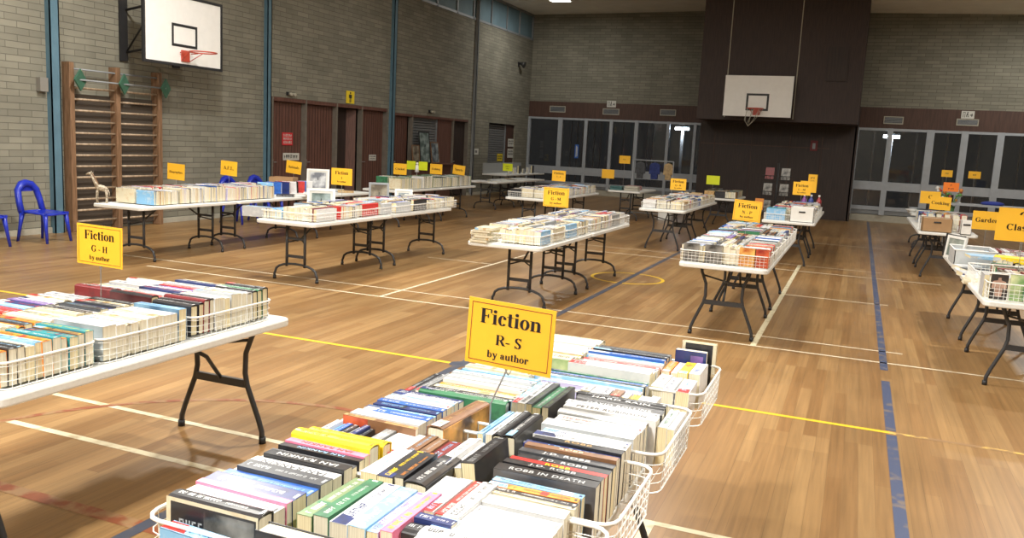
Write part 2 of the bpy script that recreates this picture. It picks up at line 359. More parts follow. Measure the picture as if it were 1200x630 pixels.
# blue steel columns on the left wall
for n, (y, ww) in enumerate(((9.76, .17), (14.93, .13), (20.12, .15), (25.33, .12), (4.6, .15), (-.6, .15))):
    M_bluecol_n = M_bluecol if n != 3 else M_alu_dark; ww = ww if n != 3 else .07
    b = MB(); b.box((XL, y - ww / 2, 0), (XL + .03, y + ww / 2, 6.5), M_bluecol_n); b.box((XL + .03, y - ww / 2, 0), (XL + .10, y - ww / 2 + .02, 6.5), M_bluecol_n)
    b.box((XL + .03, y + ww / 2 - .02, 0), (XL + .10, y + ww / 2, 6.5), M_bluecol_n); b.box((XL + .085, y - ww / 2, 0), (XL + .10, y + ww / 2, 6.5), M_bluecol_n)
    struct(b, 'trim_%d' % (n + 5))

# court lines (paint on the boards) -------------------------------
worn = (.30, .18, .09)
ML = dict(tape=line_mat('cream_court_line', (.66, .60, .42), (.48, .40, .25), .41), yellow=line_mat('yellow_court_line', (.80, .52, .03), (.60, .40, .10), .34),
          yworn=line_mat('worn_yellow_court_line', (.70, .46, .12), worn, .52), thin=line_mat('thin_cream_court_line', (.72, .64, .48), (.46, .34, .20), .38), blue=line_mat('blue_court_line', (.06, .08, .15), (.17, .14, .13), .42),
          navy=line_mat('navy_court_line', (.055, .065, .095), (.12, .10, .09), .40), red=line_mat('red_court_line', (.24, .075, .035), worn, .50))
def strip(x0, x1, y0, y1, k, z=.0012):
    mb = MB(); mb.quad([(x0, y0, z), (x1, y0, z), (x1, y1, z), (x0, y1, z)], ML[k]); struct(mb, 'court_line')
def arc(cx, cy, r, w_, k, a0=0, a1=2 * PI, n=64, z=.0016):
    mb = MB()
    for i in range(n):
        p, q = a0 + (a1 - a0) * i / n, a0 + (a1 - a0) * (i + 1) / n
        mb.quad([(cx + (r + s * w_ / 2) * math.cos(t), cy + (r + s * w_ / 2) * math.sin(t), z) for t, s in ((p, -1), (q, -1), (q, 1), (p, 1))][::-1], ML[k])
    struct(mb, 'court_line')
strip(-4.57, 5, 3.385, 3.435, 'tape'); strip(-4.96, 5, 3.885, 3.93, 'tape')
strip(-11, .36, 6.03, 6.075, 'yellow'); strip(.36, 3.4, 6.03, 6.075, 'yworn')
strip(-8.3, 1.5, 8.17, 8.206, 'thin'); strip(-9.9, .55, 8.665, 8.697, 'thin')
strip(-5.95, -4.86, 11.375, 11.41, 'thin'); strip(-.77, .5, 11.535, 11.57, 'thin')
strip(-6, 1.3, 14.08, 14.12, 'thin'); strip(-6, .5, 14.85, 14.88, 'thin'); strip(-1, 1.0, 19.0, 19.04, 'thin')
strip(.34, .405, 7.9, 27.2, 'blue'); strip(.34, .405, 1.2, 6.0, 'blue'); strip(.34, .405, 6.1, 7.5, 'blue')
strip(-.80, -.745, 8.2, 14.9, 'tape', .0014); strip(-.80, -.745, 3.435, 3.885, 'tape', .0014); strip(-4.885, -4.845, 8.2, 15, 'thin', .0014)
strip(-2.865, -2.795, .5, 24, 'navy', .0018)
arc(-2.85, 11.47, .49, .045, 'yellow'); arc(-2.85, 2.79, 1.83, .05, 'red')
arc(-2.84, 6.05, .04, .085, 'navy', z=.0021)
strip(-6, -2.7, 2.71, 2.79, 'red', .0014)

# wall furniture ---------------------------------------------------
def rect_frame(mb, a0, a1, b0, b1, w_, d0, d1, m, axis):
    for p, q in (((a0, b0), (a1, b0 + w_)), ((a0, b1 - w_), (a1, b1)), ((a0, b0 + w_), (a0 + w_, b1 - w_)), ((a1 - w_, b0 + w_), (a1, b1 - w_))):
        if axis == 'x': mb.box((d0, p[0], p[1]), (d1, q[0], q[1]), m)
        else: mb.box((p[0], d0, p[1]), (q[0], d1, q[1]), m)
def hoop(t, M):
    # local: rim centre in front (-y), board face at y=0
    r = MB(); c = (0, -.40, 0)
    r.tube([(c[0] + .225 * math.cos(a), c[1] + .225 * math.sin(a), 0) for a in [2 * PI * i / 28 for i in range(28)]], .011, M_redrim, closed=True)
    for sx in (-1, 1): r.tube([(sx * .13, -.02, -.015), (sx * .1, -.2, -.01)], .009, M_redrim); r.tube([(sx * .09, -.02, -.15), (sx * .16, -.24, -.01)], .007, M_redrim)
    r.box((-.09, -.03, -.16), (.09, 0, .03), M_redrim)
    o = r.build('hoop_rim', t); o.matrix_local = M
    return o
t = root('basketball_backboard', (-11.0, 11.76, 2.82), 0, 'white basketball backboard with black border mounted on the block wall above the wall bars', 'basketball hoop')
b = MB(); b.box((-.02, -.905, 0), (.0, .905, 1.14), M_board); b.build('board', t)
b = MB(); rect_frame(b, -.93, .93, -.025, 1.165, .045, -.03, .012, M_black, 'x'); b.build('border', t)
b = MB(); rect_frame(b, -.30, .30, .30, .68, .045, .0, .004, M_black, 'x'); b.build('target_square', t)
hoop(t, Matrix.Translation((.0, 0, .22)) @ Matrix.Rotation(PI / 2, 4, 'Z'))
for y in (-.6, .6):
    b = MB()
    for z in (.25, .95): b.tube([(-.77, y * .9, z - .1), (-.02, y, z)], .022, M_black)
    b.tube([(-.77, y * .9, .15), (-.03, y, .95)], .016, M_black)
    b.box((-.785, y - .08, .0), (-.75, y + .08, 1.1), M_black); b.build('wall_bracket', t)
t = root('basketball_backboard', (-2.79, 24.4, 2.82), 0, 'white basketball backboard hanging on the dark timber panel of the far end', 'basketball hoop')
b = MB(); b.box((-.905, 0, 0), (.905, .025, 1.1), M_board); b.build('board', t)
b = MB(); rect_frame(b, -.30, .30, .16, .62, .055, -.006, .0, M_black, 'y'); b.build('target_square', t)
hoop(t, Matrix.Translation((0, 0, .2)))
b = MB()
for i in range(7):
    a = 2 * PI * i / 7; b.tube([(.22 * math.cos(a) - .0, -.40 + .22 * math.sin(a), .2), (.14 * math.cos(a + .3) - .12, -.4 + .14 * math.sin(a + .3), -.1 - .05 * (i % 3)), (-.15, -.38, -.28)], .006, M_cream, n=4)
b.build('torn_net', t)
for x in (-.7, .7):
    b = MB(); b.box((x - .03, .025, .2), (x + .03, .475, .26), M_alu_dark); b.box((x - .03, .025, .85), (x + .03, .475, .91), M_alu_dark); b.box((x - .03, .45, .1), (x + .03, .475, 1.0), M_alu_dark); b.build('wall_bracket', t)

t = root('wall_bars', (XL, 9.95, 0), 0, 'wooden gymnastics wall bars with two bays of rungs beside the blue column', 'wall bars')
for y in (.04, .95, 1.87): MB().box((0, y - .045, 0), (.17, y + .045, 2.69), M_barwood).build('upright', t, bevel=.006)
MB().box((.01, .08, .05), (.03, 1.84, 2.2), M_rung_shade).build('rung_shade_panel', t)  # added dark sheet: paints the shade of the rungs over the blocks
for i in range(13):
    z = 2.30 - i * .178
    for y0, y1 in ((.08, .91), (.99, 1.83)): MB().tube([(.12, y0, z), (.12, y1, z)], .017, M_rung, n=8).build('rung', t)
for z, x in ((2.59, .14), (2.42, .28)): MB().tube([(x, .02, z), (x, 1.89, z)], .014, M_alu_dark).build('top_rail', t)
for y in (.05, .92, 1.84):
    b = MB(); b.prism([(0, -.17), (.17, 0), (0, .17), (-.17, 0)], -.012, .012, M_greenpad, axis='x', M=Matrix.Translation((.27, y + .06, 2.42)) @ Matrix.Rotation(math.radians(18), 4, 'Z')); b.build('green_pad', t)

def box_thing(name, a, b, m, label, cat, group=None, bevel=0):
    c = [(p + q) / 2 for p, q in zip(a, b)]; base = (c[0], c[1], a[2])
    mb = MB(); mb.box(tuple(p - q for p, q in zip(a, base)), tuple(p - q for p, q in zip(b, base)), m)
    return tag(mb.build(name, loc=base, bevel=bevel), label, cat, group)
# speaker boxes, notices and small fittings on the left wall
box_thing('junction_box', (XL, 9.49, 2.2), (XL + .09, 9.63, 2.41), plain('grey_box', (.22, .21, .19), .6), 'small grey box fixed to the block wall beside the first blue column', 'box')
def notice(a0, a1, z0, z1, m, label, marks, ink, x=XL - .09, cat='notice', axis='x'):
    """flat wall notice; marks = list of (u0,v0,u1,v1) in 0..1"""
    t = root('wall_notice', (x, (a0 + a1) / 2, z0) if axis == 'x' else ((a0 + a1) / 2, x, z0), 0, label, cat)
    w2, h = (a1 - a0) / 2, z1 - z0; c = MB(); k = MB()
    if axis == 'x':
        c.box((0, -w2, 0), (.008, w2, h), m)
        for u0, v0, u1, v1 in marks: k.box((.008, -w2 + u0 * 2 * w2, v0 * h), (.0095, -w2 + u1 * 2 * w2, v1 * h), ink)
    else:
        c.box((-w2, -.008, 0), (w2, 0, h), m)
        for u0, v0, u1, v1 in marks: k.box((-w2 + u0 * 2 * w2, -.0095, v0 * h), (-w2 + u1 * 2 * w2, -.008, v1 * h), ink)
    c.build('panel', t)
    if marks: k.build('lettering', t)
    return t
def scribble(rows, seed=1, x0=.1, x1=.9):
    r = random.Random(seed); out = []
    for v0, v1 in rows:
        u = x0
        while u < x1 - .05:
            ww = r.uniform(.05, .16); ww = min(ww, x1 - u); n = max(2, int(ww / .03))
            for i in range(n):
                uu = u + ww * i / n; out.append((uu, v0, uu + ww / n * .45, v1 if r.random() < .6 else v0 + (v1 - v0) * .7))
            out.append((u, v0 + (v1 - v0) * (.4 if r.random() < .5 else .8), u + ww, v0 + (v1 - v0) * (.55 if r.random() < .5 else 1)))
            u += ww + .04
    return out
P_red = plain('notice_red', (.62, .03, .04), .5); P_white = plain('notice_white', (.62, .62, .58), .5); P_ink = plain('notice_ink', (.03, .03, .03), .5); P_y = plain('notice_yellow', (.86, .66, .03), .5)
notice(15.62, 15.99, 1.47, 1.75, P_red, 'red notice with white lettering on the first brown door', scribble([(.68, .88), (.42, .6), (.12, .34)], 3), P_white)
notice(15.66, 16.24, 1.14, 1.30, P_white, 'long white nameplate below the red notice on the brown door', scribble([(.25, .75)], 4, .05, .95), P_ink)
notice(19.24, 19.58, 1.13, 1.28, P_white, 'small white plate on the brown door left of the third blue column', scribble([(.55, .8), (.2, .42)], 5), P_ink)
t = notice(17.96, 18.32, 2.53, 2.83, P_y, 'yellow washroom sign with black standing figure above the dark doorway', [(.40, .05, .48, .45), (.52, .05, .60, .45), (.38, .42, .62, .72), (.32, .45, .37, .70), (.63, .45, .68, .70), (.43, .76, .57, .92)], P_ink, x=XL + .012, cat='sign')
notice(28.55, 29.1, 1.62, 1.90, P_white, 'white paper notice on the wall beside the small roller shutter, upper of two', scribble([(.6, .8), (.3, .5)], 6), P_ink, x=XL - .05)
notice(28.55, 29.1, 1.22, 1.55, P_white, 'white paper notice on the wall beside the small roller shutter, lower of two', scribble([(.6, .8), (.3, .5)], 7), P_ink, x=XL - .05)
notice(25.52, 25.9, 1.32, 1.52, P_white, 'small white switch plate on the block wall between the two shutters', [(.3, .3, .45, .7), (.55, .3, .7, .7)], P_ink, x=XL, cat='switch')
notice(27.75, 28.2, 1.1, 1.36, P_y, 'small yellow paper stuck on the small roller shutter', scribble([(.55, .75), (.25, .45)], 8), P_ink, x=XL - .1)
for i, (y, lab) in enumerate(((15.75, 'small spotlight pair above the first brown door'), (22.4, 'small spotlight pair above the kiosk shutter'))):
    t = root('spotlight', (XL, y, 2.56 if i == 0 else 2.52), 0, lab, 'light fitting')
    b = MB(); b.box((0, -.12, 0), (.05, .12, .07), M_black); b.build('bracket', t)
    for s in (-.06, .06): MB().tube([(.05, s, .03), (.12, s, .02)], .035, M_cream).build('lamp_head', t)
t = root('wall_speaker', (XL, 29.05, 4.6), 0, 'small dark horn speaker high on the block wall near the corner', 'speaker')
b = MB(); b.tube([(.02, 0, 0), (.1, 0, 0), (.25, 0, -.05)], .08, M_black, rr=[.03, .05, .12]); b.build('horn', t)
MB().box((0, -.03, -.1), (.04, .03, .05), M_black).build('bracket', t)
# vents and exit signs on the brown bands
def vent(x0, x1, z0, z1, y, lab):
    t = root('air_vent', ((x0 + x1) / 2, y, z0), 0, lab, 'vent', 'cream framed vents over the windows'); h = z1 - z0; ww = (x1 - x0) / 2
    b = MB(); rect_frame(b, -ww, ww, 0, h, .025, -.02, 0, M_cream, 'y'); b.build('frame', t)
    b = MB(); b.box((-ww + .02, -.004, .02), (ww - .02, 0, h - .02), M_black)
    for i in range(5): b.box((-ww + .03, -.014, .03 + i * (h - .05) / 5), (ww - .03, -.006, .045 + i * (h - .05) / 5), M_alu_dark)
    b.build('grille', t)
vent(-10.96, -10.34, 2.97, 3.2, YB - .04, 'cream framed air vent nearest the corner of the block walls')
vent(-8.9, -8.28, 2.95, 3.17, YB - .04, 'cream framed air vent directly below the exit sign over the corner windows')
vent(-6.79, -6.22, 2.99, 3.21, YB - .04, 'cream framed air vent above the windows, nearest the backboard on its left')
vent(.49, 1.02, 2.87, 3.09, YR - .04, 'cream framed air vent above the windows just right of the dark stage front')
vent(2.4, 2.96, 2.9, 3.09, YR - .04, 'cream framed air vent below the exit sign right of the stage')
exitm = [(.12, .15, .16, .85), (.26, .15, .30, .85), (.12, .8, .30, .86), (.38, .2, .44, .5), (.42, .45, .52, .72), (.44, .76, .52, .9), (.50, .2, .58, .3), (.50, .3, .54, .48), (.66, .4, .88, .52), (.78, .25, .84, .68)]
notice(-8.76, -8.42, 3.22, 3.45, P_white, 'white exit pictogram sign over the windows left of the backboard', exitm, P_ink, x=YB - .05, cat='exit sign', axis='y')
notice(2.5, 2.83, 3.1, 3.31, P_white, 'white exit pictogram sign over the windows right of the stage', exitm, P_ink, x=YR - .05, cat='exit sign', axis='y')
notice(-1.42, -1.22, 1.98, 2.28, plain('sign_dark_red', (.16, .015, .02), .6), 'small dark red extinguisher sign on the dark stage front', [(.3, .2, .7, .75)], M_alu_dark, x=26.58, cat='sign', axis='y')
notice(-9.87, -9.72, 1.32, 1.82, plain('notice_blue', (.03, .12, .45), .4), 'narrow blue sticker on the glass of the corner windows', [(.3, .1, .5, .9), (.6, .15, .75, .85)], P_white, x=YB - .08, cat='sticker', axis='y')

# ceiling lamps --------------------------------------------------
M_diff = emit('lamp_diffuser', (1, .96, .86), 9)
def ceiling_lamp(x, y, z, W):
    side = 'wall-bar side' if x < -6 else ('centre line' if x < 0 else 'side opposite the wall bars')
    zone = next(n for lim, n in ((0, 'camera end'), (5, 'front third'), (9, 'front half'), (12, 'middle'), (16, 'rear of the middle'), (20, 'dim rear part'), (99, 'far end')) if y < lim)
    t = root('ceiling_light', (x, y, z), 0, 'rectangular ceiling light over the %s of the hall, %s' % (zone, side), 'ceiling light')
    top = 6.5 if x < -2.6 else 5.95
    b = MB(); b.box((-.35, -.2, 0), (.35, .2, .1), M_white); b.box((-.05, -.05, .1), (.05, .05, max(.12, top - z + .05)), M_white); b.build('housing', t)
    MB().box((-.31, -.16, -.012), (.31, .16, 0), M_diff).build('diffuser', t)
    l = bpy.data.lights.new('lamp_glow', 'AREA'); l.shape = 'RECTANGLE'; l.size = .5; l.size_y = .3; l.energy = W; l.color = LAMP_COLOR
    lo = bpy.data.objects.new('lamp_glow', l); C.objects.link(lo); lo.parent = t; lo.location = (0, 0, -.03)
for a in LAMPS: ceiling_lamp(*a)
# lit strip and bulkhead lamps outside the glass
M_tube = emit('outside_tube', (.75, .88, 1), 26)
def outside_lamp(x0, x1, y, z, lab, W):
    t = root('outside_light', ((x0 + x1) / 2, y, z), 0, lab, 'outside light'); hw = (x1 - x0) / 2
    MB().box((-hw, -.05, .02), (hw, .1, .08), M_alu_dark).build('housing', t)
    MB().box((-.05, .1, -z), (.05, .2, .1), M_alu_dark).build('post', t)
    MB().tube([(-hw, -.02, -.02), (hw, -.02, -.02)], .05, M_tube).build('tube', t)
    l = bpy.data.lights.new('outside_glow', 'AREA'); l.shape = 'RECTANGLE'; l.size = 2 * hw; l.size_y = .2; l.energy = W; l.color = (.75, .87, 1)
    lo = bpy.data.objects.new('outside_glow', l); C.objects.link(lo); lo.parent = t; lo.location = (0, -.1, -.05); lo.rotation_euler = (math.radians(55), 0, 0)
outside_lamp(-6.35, -5.85, YB + .7, 2.60, 'bright lamp outside the windows at the corner of the stage', 45)
outside_lamp(.55, 1.0, YR + .7, 2.55, 'bright lamp outside the windows right of the stage', 45)

# ------------------------------------------------------------------ folding tables
TH = .74
def tube_pts_arch(half, n=10):
    # arched foot: from left foot up over to right foot
    pts = [(-half, 0, .0), (-half, 0, .07)]
    for i in range(n + 1):
        a = PI - PI * i / n; pts.append((half * .96 * math.cos(a), 0, .09 + .115 * math.sin(a) ** .8 if math.sin(a) > 0 else .09))
    return pts + [(half, 0, .07), (half, 0, 0)]
def table_mesh(kind):
    W2, L = .42, 1.83
    top = MB(); r = .06; pts = []
    for cx, cy, a0 in ((W2 - r, L - r, 0), (-W2 + r, L - r, PI / 2), (-W2 + r, r, PI), (W2 - r, r, 1.5 * PI)):
        for i in range(6): a = a0 + PI / 2 * i / 5; pts.append((cx + r * math.cos(a), cy + r * math.sin(a)))
    top.prism(pts, TH - .045, TH, M_table)
    b = MB(); Mx = None; s = 1
    if kind == 'arch':
        b.tube(tube_pts_arch(.31), .015, M_leg)
        for x in (-.13, .13): b.tube([(x, 0, .17), (x, 0, TH - .05)], .017, M_leg)
        b.box((-.13, -.008, .28), (.13, .008, .315), M_leg); b.box((-.13, -.008, .50), (.13, .008, .53), M_leg)
        b.tube([(-.13, 0, .46), (0, s * .10, .50), (.13, 0, .46)], .009, M_leg); b.tube([(0, s * .10, .50), (0, s * .40, TH - .06)], .012, M_leg)
    else:
        for q in (-1, 1): b.tube([(q * .30, 0, 0), (q * .295, 0, .07), (q * .27, 0, .14), (q * .19, 0, .33), (q * .175, 0, .40), (q * .18, 0, .52), (q * .225, 0, .63), (q * .235, 0, TH - .05)], .0155, M_leg)
        b.box((-.19, -.012, .315), (.19, .012, .36), M_leg)
        b.tube([(-.2, 0, .60), (.18, 0, .52)], .009, M_leg)
        b.tube([(0, 0, .345), (0, s * .12, .5), (0, s * .42, TH - .06)], .012, M_leg)
    b.box((-.32, -.025, TH - .065), (.32, .025, TH - .045), M_leg)
    return top.mesh('tabletop'), b.mesh('leg_frame'), (.31 if kind == 'arch' else .30)
TM = {k: table_mesh(k) for k in ('arch', 'wish')}
FOOT = MB().tube([(0, 0, 0), (0, 0, .038)], .0205, M_black, n=10).mesh('rubber_foot')
def table(xc, y0, kind, label, legs=(.26, 1.57), rz=0):
    t = root('folding_table', (xc, y0, 0), rz, label, 'table')
    t['group'] = 'white folding trestle tables'
    o = bpy.data.objects.new('tabletop', TM[kind][0]); C.objects.link(o); o.parent = t
    bv = o.modifiers.new('bevel', 'BEVEL'); bv.width = .01; bv.segments = 2; bv.limit_method = 'ANGLE'; bv.angle_limit = math.radians(60)
    for k, yy in enumerate(legs):
        o = bpy.data.objects.new('leg_frame', TM[kind][1]); C.objects.link(o); o.parent = t; o.location = (0, yy, 0); o.rotation_euler = (0, 0, k * PI)
        for q in (-1, 1): p = bpy.data.objects.new('rubber_foot', FOOT); C.objects.link(p); p.parent = o; p.location = (q * TM[kind][2], 0, 0)
    return t
TBL = [(-8.77, 8.15, 'arch', 'white folding table with the giraffe ornament at its near end', (.33, 1.62)), (-8.78, 10.0, 'arch', 'white folding table under the A.F.L. sign'), (-8.78, 11.86, 'arch', 'white folding table under the Animals sign'),
       (-8.72, 14.55, 'arch', 'white folding table under the Cricket sign'), (-8.72, 16.4, 'arch', 'white folding table under the Sports sign'),
       (-6.20, 8.2, 'arch', 'white folding table of wire baskets below and before the Fiction I sign', (.24, 1.72)), (-6.22, 10.05, 'arch', 'white folding table of wire baskets beyond the Fiction I sign', (.26, 1.78)),
       (-3.36, 8.1, 'arch', 'white folding table with the small G - M sign, nearer of its pair', (.52, 1.64)), (-3.36, 9.95, 'arch', 'white folding table beyond the small G - M sign, ending near the yellow floor ring'),
       (-3.345, 2.13, 'wish', 'white folding table under the big G - H sign with an empty corner', (.12, 1.72)),
       (-3.345, .295, 'wish', 'white folding table butted against the G - H one, mostly outside the picture', (.26, 1.52)),
       (-.985, 1.92, 'wish', 'white folding table under the big R- S sign'),
       (-1.11, 8.12, 'wish', 'white folding table under the N - P sign, nearer of its pair'), (-1.11, 9.97, 'wish', 'white folding table beyond the N - P sign, farther of its pair'),
       (-1.00, 14.5, 'wish', 'white folding table before the dark stage with a white box on it'), (-1.00, 16.35, 'wish', 'white folding table second in line before the magazine rack'),
       (-3.20, 15.0, 'wish', 'white folding table under the Q - R sign, nearer of its pair'), (-3.20, 16.85, 'wish', 'white folding table behind the Q - R sign, farther of its pair'),
       (-3.0, 20.15, 'wish', 'white folding table under the plain lime card before the stage'),
       (-5.92, 15.25, 'arch', 'white folding table of baskets with the I - J sign, nearer of its pair'), (-5.92, 17.1, 'arch', 'white folding table of baskets beyond the I - J sign'),
       (1.44, 7.6, 'wish', 'white folding table under the Classics sign'), (1.44, 9.5, 'wish', 'white folding table under the Gardening sign'),
       (1.36, 14.65, 'wish', 'white folding table under the Cooking sign'), (1.36, 16.5, 'wish', 'white folding table behind the Cooking sign'), (1.50, 19.6, 'arch', 'white folding table near the far windows with bric-a-brac'),
       (-9.1, 20.3, 'arch', 'white folding table by the kiosk shutter, nearer of its pair'), (-9.1, 22.15, 'arch', 'white folding table by the kiosk shutter, farther of its pair'),
       (-10.9, 25.2, 'arch', 'folding table against the wall under the small shutter, nearer'), (-10.9, 27.05, 'arch', 'folding table against the wall under the small shutter, farther'),
       (-5.35, 20.5, 'arch', 'white folding table near the far windows under the hanging clothes')]
for a in TBL: table(*a)

# ------------------------------------------------------------------ wire baskets
def basket_mesh(W, L, H=.125, step=.035):
    b = MB(); fl = .012
    def ring(w2, l2, z, r, n=4):
        pts = []; rad = .05
        for cx, cy, a0 in ((w2 - rad, l2 - rad, 0), (-w2 + rad, l2 - rad, PI / 2), (-w2 + rad, -l2 + rad, PI), (w2 - rad, -l2 + rad, 1.5 * PI)):
            for i in range(n): a = a0 + PI / 2 * i / (n - 1); pts.append((cx + rad * math.cos(a), cy + rad * math.sin(a), z))
        return pts
    rim = MB(); rim.tube(ring(W / 2, L / 2, H, .006), .0055, M_wire, n=6, closed=True)
    for z in (.003, .035, .065, .095): k = 1 - fl * (1 - z / H); b.tube(ring(W / 2 * k, L / 2 * k, z, .002), .0016 if z > .01 else .003, M_wire, n=4, closed=True)
    lo = ring(W / 2 * (1 - fl), L / 2 * (1 - fl), .003, 0); hi = ring(W / 2, L / 2, H, 0)
    def side(a, c, a2, c2, n):
        for i in range(n + 1):
            t = i / n; b.wire(tuple(p + (q - p) * t for p, q in zip(a, c)), tuple(p + (q - p) * t for p, q in zip(a2, c2)), .0016, M_wire)
    w2, l2 = W / 2 - .05, L / 2 - .05; k = 1 - fl
    side((W / 2 * k, -l2, .003), (W / 2 * k, l2, .003), (W / 2, -l2, H), (W / 2, l2, H), int(2 * l2 / step))
    side((-W / 2 * k, -l2, .003), (-W / 2 * k, l2, .003), (-W / 2, -l2, H), (-W / 2, l2, H), int(2 * l2 / step))
    side((-w2, -L / 2 * k, .003), (w2, -L / 2 * k, .003), (-w2, -L / 2, H), (w2, -L / 2, H), int(2 * w2 / step))
    side((-w2, L / 2 * k, .003), (w2, L / 2 * k, .003), (-w2, L / 2, H), (w2, L / 2, H), int(2 * w2 / step))
    for i in range(6): x = -w2 + 2 * w2 * i / 5; b.wire((x, -L / 2, .002), (x, L / 2, .002), .0016, M_wire)
    return rim.mesh('rim'), b.mesh('wire_mesh')
BK = {}
def basket(x, y, W, L, label, H=.125, group='white wire baskets of books', z=TH):
    k = (W, L, H)
    if k not in BK: BK[k] = basket_mesh(W, L, H)
    t = root('wire_basket', (x, y, z), 0, label, 'basket', group)
    for n, me in zip(('rim', 'wire_mesh'), BK[k]): o = bpy.data.objects.new(n, me); C.objects.link(o); o.parent = t
    return t
# ------------------------------------------------------------------ serif lettering built from strokes (cap height .68)
def _arc(cx, cy, rx, ry, tx, ty, a0, a1, n=14):
    out = []; a0, a1 = math.radians(a0), math.radians(a1)
    for i in range(n):
        p, q = a0 + (a1 - a0) * i / n, a0 + (a1 - a0) * (i + 1) / n
        out.append([(cx + rx * math.cos(p), cy + ry * math.sin(p)), (cx + rx * math.cos(q), cy + ry * math.sin(q)), (cx + (rx - tx) * math.cos(q), cy + (ry - ty) * math.sin(q)), (cx + (rx - tx) * math.cos(p), cy + (ry - ty) * math.sin(p))])
    return out
def _r(x0, y0, x1, y1): return [[(x0, y0), (x1, y0), (x1, y1), (x0, y1)]]
def _dot(cx, cy, r): return [[(cx + r * math.cos(2 * PI * i / 10), cy + r * math.sin(2 * PI * i / 10)) for i in range(10)]]
def _stem(x, y0, y1, t=.13, b=1, tp=1):
    o = _r(x, y0, x + t, y1)
    if b: o += _r(x - .05, y0, x + t + .05, y0 + .03)
    if tp == 1: o += _r(x - .05, y1 - .03, x + t + .05, y1)
    if tp == 2: o += _r(x - .06, y1 - .03, x + t, y1)
    return o
X = .46
def glyph(c):
    if c == 'F': return .58, _stem(.08, 0, .68) + _r(.1, .645, .55, .68) + _r(.515, .50, .55, .66) + _r(.2, .33, .40, .365) + _r(.38, .26, .41, .44)
    if c == 'E': return .62, _stem(.08, 0, .68) + _r(.1, .645, .55, .68) + _r(.515, .52, .55, .66) + _r(.2, .33, .40, .365) + _r(.38, .26, .41, .44) + _r(.1, 0, .58, .035) + _r(.545, .02, .58, .17)
    if c == 'L': return .62, _stem(.08, 0, .68) + _r(.1, 0, .56, .035) + _r(.525, .02, .56, .19)
    if c == 'I': return .36, _stem(.1, 0, .68)
    if c == 'H': return .74, _stem(.08, 0, .68) + _stem(.50, 0, .68) + _r(.2, .33, .52, .37)
    if c == 'N': return .74, _stem(.12, 0, .68, .04) + _stem(.58, 0, .68, .04) + [[(.08, .68), (.24, .68), (.62, 0), (.56, 0)]]
    if c == 'M': return .92, _stem(.1, 0, .68, .04) + _stem(.68, 0, .68, .13) + [[(.08, .68), (.24, .68), (.46, .06), (.40, 0)], [(.40, 0), (.45, .0), (.70, .68), (.64, .68)]]
    if c == 'A': return .70, [[(.32, .70), (.37, .70), (.13, 0), (.08, 0)], [(.30, .70), (.38, .70), (.64, 0), (.49, 0)]] + _r(.18, .22, .50, .255) + _r(.02, 0, .22, .03) + _r(.42, 0, .70, .03)
    if c == 'P': return .62, _stem(.08, 0, .68) + _r(.1, .645, .36, .68) + _r(.1, .31, .36, .345) + _arc(.34, .495, .24, .185, .13, .035, -90, 90)
    if c == 'R': return .70, _stem(.08, 0, .68) + _r(.1, .645, .36, .68) + _r(.1, .33, .36, .365) + _arc(.34, .505, .24, .175, .13, .035, -90, 90) + [[(.28, .345), (.43, .345), (.68, 0), (.50, 0)]] + _r(.5, 0, .72, .03)
    if c == 'B': return .66, _stem(.08, 0, .68) + _r(.1, .645, .36, .68) + _r(.1, .34, .36, .375) + _r(.1, 0, .38, .035) + _arc(.34, .51, .22, .17, .13, .035, -90, 90) + _arc(.36, .187, .25, .187, .13, .035, -90, 90)
    if c in 'CG':
        o = _arc(.38, .34, .34, .355, .14, .035, 40, 320, 22) + _r(.60, .48, .635, .69)
        if c == 'G': o += _r(.53, .06, .66, .30) + _r(.46, .28, .72, .31)
        return .74, o
    if c == 'S': return .56, _arc(.27, .50, .21, .19, .12, .035, 30, 250, 12) + _arc(.27, .18, .21, .19, .12, .035, -150, 70, 12) + [[(.10, .46), (.20, .37), (.46, .22), (.36, .31)], [(.08, .44), (.16, .50), (.47, .25), (.40, .16)]] + _r(.44, .50, .47, .69) + _r(.06, -.01, .09, .18)
    if c in 'QO': return .76, _arc(.37, .34, .34, .355, .14, .035, 0, 360, 26) + ([[(.34, .02), (.44, .04), (.66, -.14), (.56, -.14)]] if c == 'Q' else [])
    if c == 'T': return .64, _stem(.25, 0, .68) + _r(.04, .645, .60, .68) + _r(.04, .50, .075, .68) + _r(.565, .50, .60, .68)
    if c == 'J': return .48, _stem(.2, .12, .68, b=0) + _arc(.17, .13, .16, .14, .1, .04, -170, 0, 8) + _dot(.08, .1, .06)
    if c == 'i': return .30, _stem(.09, 0, X, .12, 1, 2) + _dot(.15, .60, .075)
    if c == 'l': return .30, _stem(.09, 0, .68, .12, 1, 2)
    if c == 'c': return .44, _arc(.23, .23, .20, .24, .12, .035, 35, 325, 14) + _dot(.34, .35, .06)
    if c == 'o': return .50, _arc(.25, .23, .22, .24, .12, .035, 0, 360, 18)
    if c == 'e': return .46, _arc(.24, .23, .21, .24, .12, .035, 0, 320, 16) + _r(.12, .22, .44, .25)
    if c == 't': return .34, _stem(.10, .05, .60, .12, 0, 0) + _r(.02, .43, .31, .46) + _arc(.22, .08, .12, .09, .1, .045, 180, 320, 8)
    if c == 'n': return .56, _stem(.08, 0, X, .12, 1, 2) + _stem(.37, 0, .33, .12, 1, 0) + _arc(.34, .31, .15, .16, .12, .05, 0, 140, 10)
    if c == 'm': return .84, _stem(.08, 0, X, .12, 1, 2) + _stem(.37, 0, .33, .12, 1, 0) + _arc(.34, .31, .15, .16, .12, .05, 0, 140, 10) + _stem(.65, 0, .33, .12, 1, 0) + _arc(.62, .31, .15, .16, .12, .05, 0, 140, 10)
